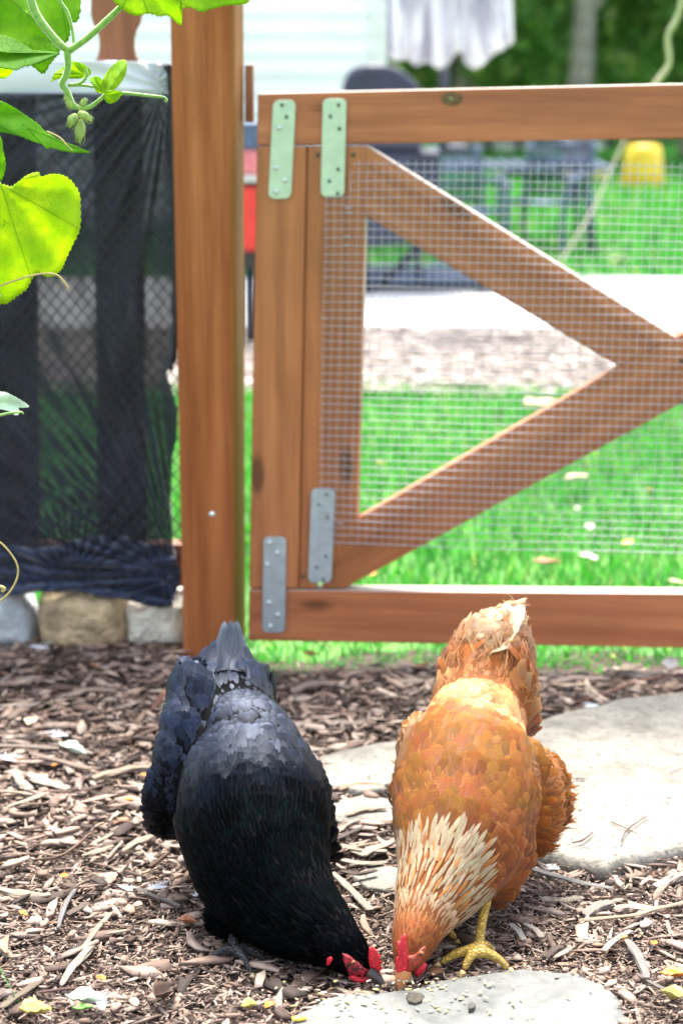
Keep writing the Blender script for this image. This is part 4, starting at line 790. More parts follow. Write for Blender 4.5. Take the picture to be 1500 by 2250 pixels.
#@@HENS
# ================================================================== HENS
def feather_mat(name, rough, spec, barb, trans, sheen, tintc=None, coat=0):
    m, nt, b, out = newmat(name); fv = attr(nt, 'fuv').outputs['Vector']; sx = N(nt, 'ShaderNodeSeparateXYZ'); nt.links.new(fv, sx.inputs[0])
    u = math_(nt, 'ABSOLUTE', sx.outputs[0]); v = sx.outputs[1]
    e = math_(nt, 'MAXIMUM', math_(nt, 'MULTIPLY', u, .98), math_(nt, 'SUBTRACT', v, .04)); ef = ramp(nt, e, [(.72, 0.0), (.95, 1.0)])
    ca, cb = attr(nt, 'ca').outputs['Color'], attr(nt, 'cb').outputs['Color']; c = mixc(nt, ef, ca, cb)
    # barbs run out from the shaft towards the tip
    sh = N(nt, 'ShaderNodeCombineXYZ'); nt.links.new(math_(nt, 'SUBTRACT', math_(nt, 'MULTIPLY', v, 3.0), math_(nt, 'MULTIPLY', u, 1.6)), sh.inputs[0]); nt.links.new(math_(nt, 'MULTIPLY', u, .25), sh.inputs[1]); nt.links.new(sx.outputs[2], sh.inputs[2])
    bn = nz(nt, sh.outputs[0], 9, 4, .7); c = mixc(nt, barb, c, ramp(nt, bn, [(.32, (.45, .42, .40)), (.6, (1.15, 1.15, 1.15))]), 'MULTIPLY')
    sf = ramp(nt, u, [(.02, 1.0), (.06, 0.0)]); c = mixc(nt, math_(nt, 'MULTIPLY', sf, .04 if tintc else .12), c, mixc(nt, .5, cb, (.5, .5, .5)))
    c = mixc(nt, 1.0, c, ramp(nt, v, [(.25, (.45, .40, .38) if tintc else (.66, .58, .52)), (.85, (1.06, 1.06, 1.06))]), 'MULTIPLY')       # downy darker feather bases
    nt.links.new(c, b.inputs['Base Color']); b.inputs['Roughness'].default_value = rough; b.inputs['Specular IOR Level'].default_value = spec; b.inputs['Sheen Weight'].default_value = sheen; b.inputs['Sheen Roughness'].default_value = .4
    if tintc: b.inputs['Specular Tint'].default_value = (*tintc, 1); b.inputs['Sheen Tint'].default_value = (*tintc, 1)
    if tintc:
        sv = N(nt, 'ShaderNodeSeparateColor'); nt.links.new(cb, sv.inputs[0]); mr = N(nt, 'ShaderNodeMapRange'); nt.links.new(sv.outputs[2], mr.inputs[0]); mr.inputs[1].default_value = .006; mr.inputs[2].default_value = .11; mr.inputs[3].default_value = .012; mr.inputs[4].default_value = spec; nt.links.new(mr.outputs[0], b.inputs['Specular IOR Level'])
    if coat: b.inputs['Coat Weight'].default_value = coat; b.inputs['Coat Roughness'].default_value = .38
    bump(nt, bn, b, .5, .0006)
    tl = N(nt, 'ShaderNodeBsdfTranslucent'); nt.links.new(c, tl.inputs[0]); mx = N(nt, 'ShaderNodeMixShader'); mx.inputs[0].default_value = trans
    nt.links.new(b.outputs[0], mx.inputs[1]); nt.links.new(tl.outputs[0], mx.inputs[2])
    # the barbs come apart towards the rim, so every feather has a frayed edge
    fr = ramp(nt, e, [(.66, 0.0), (1.0, .80)]); hf = nz(nt, sh.outputs[0], 34, 2, .5); al = math_(nt, 'GREATER_THAN', hf, fr)
    tp = N(nt, 'ShaderNodeBsdfTransparent'); m3 = N(nt, 'ShaderNodeMixShader'); nt.links.new(al, m3.inputs[0]); nt.links.new(tp.outputs[0], m3.inputs[1]); nt.links.new(mx.outputs[0], m3.inputs[2]); nt.links.new(m3.outputs[0], out.inputs[0]); return m
M['f_black'] = feather_mat('black_plumage', .47, .48, .30, .01, .0, (.55, .68, 1.0), 0)
M['f_hackle'] = feather_mat('black_hackle', .5, .06, .30, .01, .0, (.75, .82, 1.0), 0)
M['f_red'] = feather_mat('red_plumage', .6, .3, .5, .34, .1)

m, nt, b, _ = newmat('dark_red_face'); nt.links.new(ramp(nt, nz(nt, objc(nt), 240, 4), [(.38, (.03, .004, .006)), (.5, (.26, .008, .016)), (.68, (.50, .02, .04))]), b.inputs['Base Color']); b.inputs['Roughness'].default_value = .6; vo = N(nt, 'ShaderNodeTexVoronoi'); vo.inputs['Scale'].default_value = 700; nt.links.new(objc(nt), vo.inputs['Vector']); bump(nt, vo.outputs['Distance'], b, .9, .001); M['face_dark'] = m
class Hen:
    def __init__(s, name, label, root, spine, lumps, mat_skin):
        s.root = empty(name, root, label, 'hen')
        s.sp = []                                     # (pos, rw, rd) metres
        for (x, y, Y, rw, rd) in spine: k = SC(Y, y); s.sp.append((P(x, y, Y), rw * k, rd * k))
        pos = smoothline([q[0] for q in s.sp], 8); n = len(pos); idx = np.linspace(0, len(s.sp) - 1, n)
        rw = np.interp(idx, range(len(s.sp)), [q[1] for q in s.sp]); rd = np.interp(idx, range(len(s.sp)), [q[2] for q in s.sp])
        s.pos = pos; s.n = n; s.rw, s.rd = rw, rd; s.T = []; V, Fc = [], []
        ico = bmesh.new(); bmesh.ops.create_icosphere(ico, subdivisions=3, radius=1); iv = [v.co.copy() for v in ico.verts]; ifc = [tuple(v.index for v in f.verts) for f in ico.faces]; ico.free()
        def ell(c, A, B, C, ra, rb, rc):
            base = len(V)
            for v in iv: V.append(c + A * (v.x * ra) + B * (v.y * rb) + C * (v.z * rc))
            Fc.extend(tuple(i + base for i in f) for f in ifc)
        view = -FW
        for i in range(n):
            t = (pos[min(i + 1, n - 1)] - pos[max(i - 1, 0)]).normalized(); s.T.append(t)
            lat = t.cross(view); lat.normalize(); dep = lat.cross(t).normalized(); s.latv = lat
            ell(pos[i], lat, dep, t, rw[i], rd[i], max(.006, min(rw[i], rd[i]) * .75))
        for (x, y, Y, rx, ry, rz, ang_) in lumps:
            k = SC(Y, y); A = Vector((math.cos(R(ang_)), 0, math.sin(R(ang_)))); C = Vector((-math.sin(R(ang_)), 0, math.cos(R(ang_)))); ell(P(x, y, Y), A, Vector((0, 1, 0)), C, rx * k, rz * k, ry * k)
        me = mesh('tmp', V, Fc); o = bpy.data.objects.new('tmp', me); COL.objects.link(o)
        r = o.modifiers.new('r', 'REMESH'); r.mode = 'VOXEL'; r.voxel_size = .0032; sm = o.modifiers.new('s', 'SMOOTH'); sm.factor = .5; sm.iterations = 26
        dg = bpy.context.evaluated_depsgraph_get(); body = bpy.data.meshes.new_from_object(o.evaluated_get(dg)); bpy.data.objects.remove(o)
        body.name = 'body'; s.body = link('body', body, mat_skin, s.root); s.me = body
        s.bvh = BVHTree.FromPolygons([v.co.copy() for v in body.vertices], [tuple(p.vertices) for p in body.polygons])
        s.posn = np.array([tuple(p) for p in pos])
    def param(s, p):
        d = np.linalg.norm(s.posn - np.array(p), axis=1) / (s.rw + .01); i = int(np.argmin(d)); return i
    def pix(s, p):
        d = p - O; z = d.dot(FW); return 750 + F * d.x / z, 1125 - F * d.dot(UP) / z
    def scatter(s, n, minr=0.0):
        polys = s.me.polygons; ar = np.array([p.area for p in polys]); cum = np.cumsum(ar); out = []; vs = s.me.vertices
        idx = np.searchsorted(cum, rng.uniform(0, cum[-1], n))
        for i in idx:
            p = polys[int(i)]; q = vs[p.vertices[0]].co.copy(); a, b_ = random.random(), random.random()
            if len(p.vertices) == 4: v0, v1, v2, v3 = [vs[k].co for k in p.vertices]; q = v0.lerp(v1, a).lerp(v3.lerp(v2, a), b_)
            out.append((q, p.normal.copy()))
        return out
    def relax(s, pts, dist):
        """drop points closer than their local spacing"""
        grid = {}; keep = []
        for (q, nn, d) in pts:
            c = dist * 1.6; k = (int(q.x // c), int(q.y // c), int(q.z // c)); ok = True
            for a in (-1, 0, 1):
                for b_ in (-1, 0, 1):
                    for e in (-1, 0, 1):
                        for (q2, d2) in grid.get((k[0] + a, k[1] + b_, k[2] + e), ()):
                            if (q - q2).length < (d + d2) * .5: ok = False; break
                        if not ok: break
                    if not ok: break
                if not ok: break
            if ok: grid.setdefault(k, []).append((q, d)); keep.append((q, nn, d))
        return keep
class Plumes:
    def __init__(s): s.V, s.F, s.uv, s.ca, s.cb, s.N = [], [], [], [], [], []
    def add(s, p, d, nrm, L, W, ca, cb, tip='round', lift=.15, curl=.2, cup=.25, twist=0.0, seg=6, side=0.0):
        n0 = nrm.copy(); tw = random.uniform(-.16, .16); z_ = random.uniform(.82, 1.22); L *= z_; W *= random.uniform(.85, 1.2) * z_
        d = (d - nrm * d.dot(nrm)); 
        if d.length < 1e-6: return
        d.normalize(); lat = nrm.cross(d).normalized()
        if twist: rm = Matrix.Rotation(twist, 3, d); nrm = rm @ nrm; lat = rm @ lat
        base = len(s.V); seed = random.random() * 30; ns = 4
        for i in range(seg + 1):
            t = i / seg
            if tip == 'round': w_ = (min(1, .35 + 1.6 * t) if t < .45 else math.sqrt(max(0, 1 - ((t - .45) / .55) ** 2.4)))
            elif tip == 'point': w_ = min(1, .45 + 1.2 * t) * (1 if t < .5 else max(.02, 1 - ((t - .5) / .5) ** 1.6))
            elif tip == 'wisp': w_ = (.5 + .5 * math.sin(math.pi * t)) * (1 - t * .75)
            else: w_ = 1.0 if t < .8 else math.sqrt(max(.02, 1 - ((t - .8) / .2) ** 2))
            c = p + d * (L * t) + nrm * (L * (lift * t - curl * t * t)) + lat * side * L * t * t
            for j in range(ns + 1):
                u = j / ns * 2 - 1; x = u * W * .5 * max(w_, .03); s.V.append(c + lat * x - nrm * (cup * W * .5 * u * u * max(w_, .1))); s.uv.append((u, t, seed)); s.N.append((n0 + d * (.16 - .34 * t) * 1.0 + lat * (u * .22 + tw)).normalized()); s.ca.append(ca); s.cb.append(cb)
        for i in range(seg):
            for j in range(ns): k = base + i * (ns + 1) + j; s.F.append((k, k + ns + 1, k + ns + 2, k + 1))
    def build(s, name, mat, parent):
        if not s.V: return
        me = np_mesh(name, [tuple(v) for v in s.V], s.F); me.normals_split_custom_set_from_vertices([tuple(q) for q in s.N]); fattr(me, 'fuv', s.uv); fattr(me, 'ca', s.ca, 'FLOAT_COLOR'); fattr(me, 'cb', s.cb, 'FLOAT_COLOR'); return link(name, me, mat, parent, True)
def jit(c, k): f = 1 + random.uniform(-k, k); return tuple(max(0, min(1, x * f * (1 + random.uniform(-k, k) * .25))) for x in c)
def mixt(a, b_, t): t = max(0, min(1, t)); return tuple(x + (y - x) * t for x, y in zip(a, b_))
M['skin_black'] = plain('black_down', (.004, .004, .005), .8, 0, .3, 40, .3, .002, .05)
M['skin_red'] = plain('rust_down', (.20, .065, .018), .8, 0, .3, 40, .3, .002, .2)
m, nt, b, _ = newmat('red_comb'); c = ramp(nt, nz(nt, objc(nt), 260, 4), [(.3, (.42, .008, .018)), (.6, (.68, .022, .045)), (.8, (.85, .12, .14))]); nt.links.new(c, b.inputs['Base Color'])
b.inputs['Roughness'].default_value = .42; b.inputs['Subsurface Weight'].default_value = .35; b.inputs['Subsurface Radius'].default_value = (.006, .0015, .001); b.inputs['Subsurface Scale'].default_value = .6
vo = N(nt, 'ShaderNodeTexVoronoi'); vo.inputs['Scale'].default_value = 900; nt.links.new(objc(nt), vo.inputs['Vector']); bump(nt, vo.outputs['Distance'], b, .8, .0008); M['comb'] = m

def bulge(name, l, depth, thick, mat, parent, rings=7, thick_dir=None, back=True, lump=0.0):
    """closed inflated shape with a traced outline; depth(x, y) gives its ground distance"""
    cx = sum(p[0] for p in l) / len(l); cy = sum(p[1] for p in l) / len(l); sm = [(p.x, p.y) for p in smoothline([Vector((x, y, 0)) for x, y in l + [l[0]]], 3)[:-1]]; n = len(sm); V, Fc = [], []
    def ring(r, sgn):
        for (x, y) in sm:
            qx, qy = cx + (x - cx) * r, cy + (y - cy) * r; h = math.sqrt(max(0, 1 - r ** 2.6)) * thick + lump * noise.noise(Vector((qx * .25, qy * .25, sgn))) * (1 - r); V.append(P(qx, qy, depth(qx, qy)) - FW * h * sgn)
    rs = [i / rings for i in range(rings + 1)]
    for r in rs: ring(r, 1)
    for r in rs[::-1][1:]: ring(r, -1)
    k = len(V) // n
    for j in range(k - 1):
        for i in range(n): Fc.append((j * n + i, j * n + (i + 1) % n, (j + 1) * n + (i + 1) % n, (j + 1) * n + i))
    return link(name, mesh(name, V, Fc), mat, parent)
def surf_depth(hen, off=0.0, default=2.0):
    def f(x, y):
        d = ray(x, y).normalized(); h = hen.bvh.ray_cast(O, d)
        return (h[0].y if h[0] is not None else default) - off
    return f
def scale_mat(name, c, cell_line):
    m, nt, b, _ = newmat(name); vo = N(nt, 'ShaderNodeTexVoronoi', feature='DISTANCE_TO_EDGE'); vo.inputs['Scale'].default_value = 1.0; nt.links.new(mapv(nt, objc(nt), (150, 150, 420)), vo.inputs['Vector'])
    col = mixc(nt, ramp(nt, vo.outputs['Distance'], [(.02, 1.0), (.12, 0.0)]), ramp(nt, nz(nt, objc(nt), 70, 4), [(.3, tuple(x * .55 for x in c)), (.65, c)]), cell_line); nt.links.new(col, b.inputs['Base Color']); b.inputs['Roughness'].default_value = .4  # lines between the scales take a second, darker colour
    bump(nt, ramp(nt, vo.outputs['Distance'], [(.0, 0.0), (.2, 1.0)]), b, .9, .0012); return m
M['leg_y'] = scale_mat('yellow_scales', (.64, .42, .07), (.30, .17, .03)); M['leg_b'] = scale_mat('black_scales', (.03, .03, .038), (.008, .008, .009)); M['claw_h'] = plain('horn_claw', (.42, .38, .24), .35, 0, .2, 80); M['claw_y'] = plain('pale_claw', (.62, .42, .16), .35, 0, .2, 80)
def chicken_leg(hen, mat, claw, knee, ankle, toes, r=.0058):
    """skinned shank and toes in one mesh, each toe jointed and resting on the ground"""
    V = [knee, knee.lerp(ankle, .45), knee.lerp(ankle, .85), ankle]; E = [(0, 1), (1, 2), (2, 3)]; Rr = [r * 1.15, r * .82, r * .9, r * 1.15]
    ends = []
    for tp in toes:
        last = 3; k = len(tp)
        for i, p in enumerate(tp): V.append(p); E.append((last, len(V) - 1)); last = len(V) - 1; Rr.append(r * (.92 - .42 * i / (k - 1)) * (1.08 if i % 2 else .95))
        ends.append((tp[-2], tp[-1], Rr[-1]))
    me = bpy.data.meshes.new('leg'); me.from_pydata([tuple(v) for v in V], E, []); o = bpy.data.objects.new('leg', me); COL.objects.link(o)
    sk = o.modifiers.new('skin', 'SKIN'); sk.use_smooth_shade = True
    lay = me.skin_vertices[0] if me.skin_vertices else None
    if lay is None:
        bm = bmesh.new(); bm.from_mesh(me); bm.verts.layers.skin.verify(); bm.to_mesh(me); bm.free(); lay = me.skin_vertices[0]
    for i, rr in enumerate(Rr): lay.data[i].radius = (rr, rr)
    lay.data[0].use_root = True; o.modifiers.new('sub', 'SUBSURF').levels = 2; o.modifiers['sub'].render_levels = 2
    dg = bpy.context.evaluated_depsgraph_get(); m2 = bpy.data.meshes.new_from_object(o.evaluated_get(dg)); bpy.data.objects.remove(o)
    # raised scutes down the front
    lg = link('leg', m2, mat, hen.root)
    for (a, b_, rr) in ends:
        d = (b_ - a).normalized(); c = b_ + d * .001; pts = [c, c + d * .005 + Vector((0, 0, .0006)), c + d * .009 + Vector((0, 0, -.0008)), c + d * .012 + Vector((0, 0, -.003))]
        V2_, F2_ = tube_mesh(pts, [rr * 1.0, rr * .85, rr * .5, rr * .12], 8); cl = link('claw', mesh('claw', V2_, F2_), claw); cl.parent = lg
    return lg
def toe(a, px, py, n=4, z=.017, arch=.006):
    e = G(px, py + 4, z * .8); return [a.lerp(e, t) + Vector((0, 0, arch * math.sin(math.pi * t) * (1 if t < 1 else 0))) for t in (.3, .55, .8, 1.0)][:n]

# ------------------------------------------------ black hen
bs = [(806, 2128, 1.985, 22, 22), (779, 2108, 1.99, 42, 42), (748, 2078, 2.0, 56, 56), (700, 2040, 2.02, 82, 78), (637, 1988, 2.05, 116, 108), (580, 1905, 2.09, 154, 140), (557, 1805, 2.14, 172, 160), (550, 1720, 2.19, 155, 145), (545, 1655, 2.23, 120, 98), (517, 1600, 2.30, 100, 98), (497, 1540, 2.34, 104, 102), (498, 1482, 2.36, 74, 74), (504, 1432, 2.375, 36, 44), (508, 1398, 2.39, 16, 26)]
bl = [(440, 1620, 2.30, 72, 165, 105, 10), (422, 1675, 2.27, 70, 150, 98, 9), (398, 1725, 2.25, 62, 130, 90, 8), (352, 1770, 2.23, 32, 78, 55, 8), (572, 1560, 2.35, 30, 80, 70, -8), (705, 1800, 2.19, 28, 120, 60, 4), (520, 2010, 2.11, 70, 60, 70, 0)]
black = Hen('hen', 'black hen with blue sheen and a red comb, head down pecking on the left', G(525, 2090), bs, bl, M['skin_black'])
def dress_black(h):
    fl, hk, tf, df = Plumes(), Plumes(), Plumes(), Plumes(); cand = []
    for q, nn in h.scatter(26000):
        i = h.param(q); t = i / h.n; px, py = h.pix(q)
        if t < .20: sp = .0030
        elif t < .38: sp = .0048
        elif t < .43: sp = .0056
        elif t < .70: sp = .0068
        else: sp = .0092
        cand.append((q, nn, sp))
    extra = [c for c in cand if .60 < h.param(c[0]) / h.n < .84][:900]
    for q, nn, sp in h.relax(cand, .010) + extra:
        i = h.param(q); t = i / h.n; T = h.T[min(i + 3, h.n - 1)]; px, py = h.pix(q)
        d = T + Vector(rng.normal(0, .10, 3)); up = (h.pos[i] - q)
        k = max(0, min(1, (t - .42) / .13)); k = k * k * (3 - 2 * k); blk = (.0018, .002, .003); sky_blu = (.008, .013, .031); grn = (.0008, .005, .0055)  # k blends the sky's blue reflection on the back into the feather colour
        if t > .93: continue
        ca = jit(mixt(mixt(blk, grn, random.random() * .6 * (t > .2)), sky_blu, k * random.uniform(.3, .9)), .25); cb = jit(mixt((.0025, .003, .004), (.032, .043, .080), k), .4); ca = tuple(x * (.55 + .9 * (noise.noise(q * 45) + .5)) for x in ca)
        if t < .20: hk.add(q, d, nn, sp * 4.0, sp * 1.7, ca, cb, 'point', .08, .06, .2, seg=3)
        elif t < .38: hk.add(q, d, nn, sp * 5.0, sp * 1.8, ca, cb, 'point', .07, .05, .25, seg=4)
        elif t < .70: fl.add(q, d, nn, sp * 3.2, sp * 2.3, ca, cb, 'round', .12, .08, .3)
        else: fl.add(q, d, nn, sp * 2.9, sp * 2.3, ca, cb, 'round', .17, .12, .34, twist=random.uniform(-.15, .15))
    # wing fluff at the left flank
    for q, nn in h.scatter(30000):
        px, py = h.pix(q)
        if (px < 405 and 1690 < py < 1900 and q.y > 2.16) or (py > 1960 and nn.z < -.2 and q.y > 2.08): df.add(q, h.T[h.param(q)] * .6 + nn * .2 + Vector(rng.normal(0, .3, 3)), nn, random.uniform(.010, .017), random.uniform(.003, .006), jit((.006, .006, .007), .4), jit((.014, .014, .016), .4), 'wisp', .28, .2, .1, seg=3, side=random.uniform(-.2, .2))
    # tail: two folded fans meeting in a ridge
    sdr = surf_depth(h, .003, 2.36)
    for k in list(range(9))[::-1]:
        for s in (-1, 1):
            a = k / 8; base = P(503 + s * (4 + 34 * a), 1470 + 10 * a, sdr(503 + s * (4 + 34 * a), 1470 + 10 * a) - .001 * (k % 3)); tipp = P(509 + s * (3 + 44 * a), 1338 + 112 * a ** 1.1 + (0 if s < 0 else 10), 2.372 + .016 * a)
            dd = tipp - base; nn = (-FW + Vector((s * .35, 0, 0))).normalized(); nn = (nn - dd.normalized() * nn.dot(dd.normalized())).normalized()
            tf.add(base, dd, nn, dd.length, .017 + .006 * a, jit((.022, .030, .040), .25), jit((.065, .085, .105), .3), 'point' if k < 5 else 'round', .10, .12, .3, seg=10)
    hk.build('neck_feathers', M['f_black'], h.root); fl.build('body_feathers', M['f_black'], h.root); tf.build('tail_feathers', M['f_black'], h.root); df.build('flank_fluff', M['f_black'], h.root)
dress_black(black)
sd_ = surf_depth(black, .0, 1.985)
bulge('comb', [(811, 2082), (817, 2078), (822, 2084), (829, 2087), (830, 2095), (836, 2100), (834, 2108), (839, 2114), (836, 2121), (839, 2129), (835, 2134), (834, 2144), (827, 2146), (818, 2140), (812, 2126), (809, 2104)], lambda x, y: 1.968 + .0002 * (y - 2080), .004, M['comb'], black.root, lump=.002)
bulge('face_skin', [(751, 2094), (764, 2097), (776, 2106), (790, 2117), (802, 2128), (814, 2131), (822, 2140), (820, 2148), (806, 2151), (788, 2150), (770, 2146), (762, 2132), (754, 2112)], surf_depth(black, .001, 1.97), .0026, M['face_dark'], black.root, lump=.003)
bulge('ear_lobe', [(718, 2106), (726, 2101), (731, 2106), (728, 2114), (723, 2121), (717, 2120)], surf_depth(black, .002, 1.99), .003, M['comb'], black.root)
bulge('wattle', [(776, 2142), (796, 2148), (812, 2149), (806, 2156), (790, 2160), (774, 2154), (765, 2145)], lambda x, y: 1.972, .004, M['comb'], black.root)
def eye(hen, x, y, c, r=.0032, off=.004):
    dd = surf_depth(hen, off, 1.975)(x, y); bm = bmesh.new(); bmesh.ops.create_uvsphere(bm, u_segments=16, v_segments=10, radius=r); me = bpy.data.meshes.new('eye'); bm.to_mesh(me); bm.free(); me.transform(Matrix.Translation(P(x, y, dd))); o = link('eye', me, plain('iris', c, .12), hen.root)
    bm = bmesh.new(); bmesh.ops.create_uvsphere(bm, u_segments=12, v_segments=8, radius=r * .62); me = bpy.data.meshes.new('pupil'); bm.to_mesh(me); bm.free(); me.transform(Matrix.Translation(P(x, y, dd) - FW * r * .55)); q = link('pupil', me, plain('pupil', (.005, .005, .005), .05), None); q.parent = o
eye(black, 776, 2116, (.24, .06, .012), .0029)
def beak(hen, pts, Y0, Y1, r, up_m, tip_m, droop=0):
    n = len(pts); c = [P(x, y, Y0 + (Y1 - Y0) * i / (n - 1)) for i, (x, y) in enumerate(pts)]; c = smoothline(c, 4); N_ = len(c); k = SC(Y0, 2130)
    rad = [r * k * (1 - (i / (N_ - 1)) ** 1.3 * .93) for i in range(N_)]; cut = int(N_ * .74); o = link('beak', mesh('beak', *tube_mesh(c[:cut + 1], rad[:cut + 1], 12)), up_m, hen.root)
    t = link('beak_tip', mesh('beak_tip', *tube_mesh(c[cut:], [q * 1.005 for q in rad[cut:]], 12)), tip_m); t.parent = o
    low = [p + Vector((0, .0028, -.0035)) for p in c[:int(N_ * .8)]]; t = link('lower_beak', mesh('lower_beak', *tube_mesh(low, [rad[i] * .7 for i in range(len(low))], 10)), up_m); t.parent = o
beak(black, [(812, 2136), (822, 2143), (834, 2154), (840, 2164), (842, 2170)], 1.975, 1.965, 15, plain('dark_beak', (.035, .03, .03), .35), plain('horn_tip', (.50, .42, .22), .35))
ank = G(519, 2088, .024); kn_ = P(505, 2035, 2.115); gk = G(519, 2085, .01)
chicken_leg(black, M['leg_b'], M['claw_h'], kn_, ank, [toe(ank, 553, 2136), toe(ank, 456, 2109), toe(ank, 585, 2108), toe(ank, 515, 2066, z=.016)])
ank = G(600, 2066, .022); chicken_leg(black, M['leg_b'], M['claw_h'], P(600, 2020, 2.12), ank, [toe(ank, 640, 2112), toe(ank, 575, 2100), toe(ank, 690, 2085), toe(ank, 598, 2046, z=.016)])

# ------------------------------------------------ red hen
rs_ = [(884, 2128, 1.985, 20, 22), (898, 2098, 1.99, 38, 42), (908, 2070, 2.0, 50, 52), (920, 2035, 2.02, 58, 60), (942, 1985, 2.045, 78, 76), (974, 1925, 2.08, 105, 100), (1003, 1855, 2.12, 140, 130), (1020, 1770, 2.17, 160, 150), (1028, 1690, 2.21, 153, 140), (1040, 1625, 2.25, 124, 98), (1056, 1572, 2.315, 100, 98), (1068, 1505, 2.36, 108, 108), (1082, 1440, 2.375, 92, 92), (1106, 1390, 2.39, 52, 56), (1126, 1356, 2.40, 24, 30)]
rl = [(1065, 1865, 2.15, 105, 118, 105, -12), (1165, 1755, 2.23, 62, 125, 80, 4), (1208, 1745, 2.25, 34, 84, 45, 8), (915, 1640, 2.27, 36, 70, 60, -14), (895, 1720, 2.22, 30, 90, 60, -6), (1140, 1530, 2.34, 38, 100, 70, 2), (985, 1550, 2.34, 34, 80, 60, -8), (1085, 1945, 2.14, 40, 40, 50, 0)]
red = Hen('hen', 'ginger hen with cream speckled neck and white tail tip, pecking on the right', G(1045, 2095), rs_, rl, M['skin_red'])
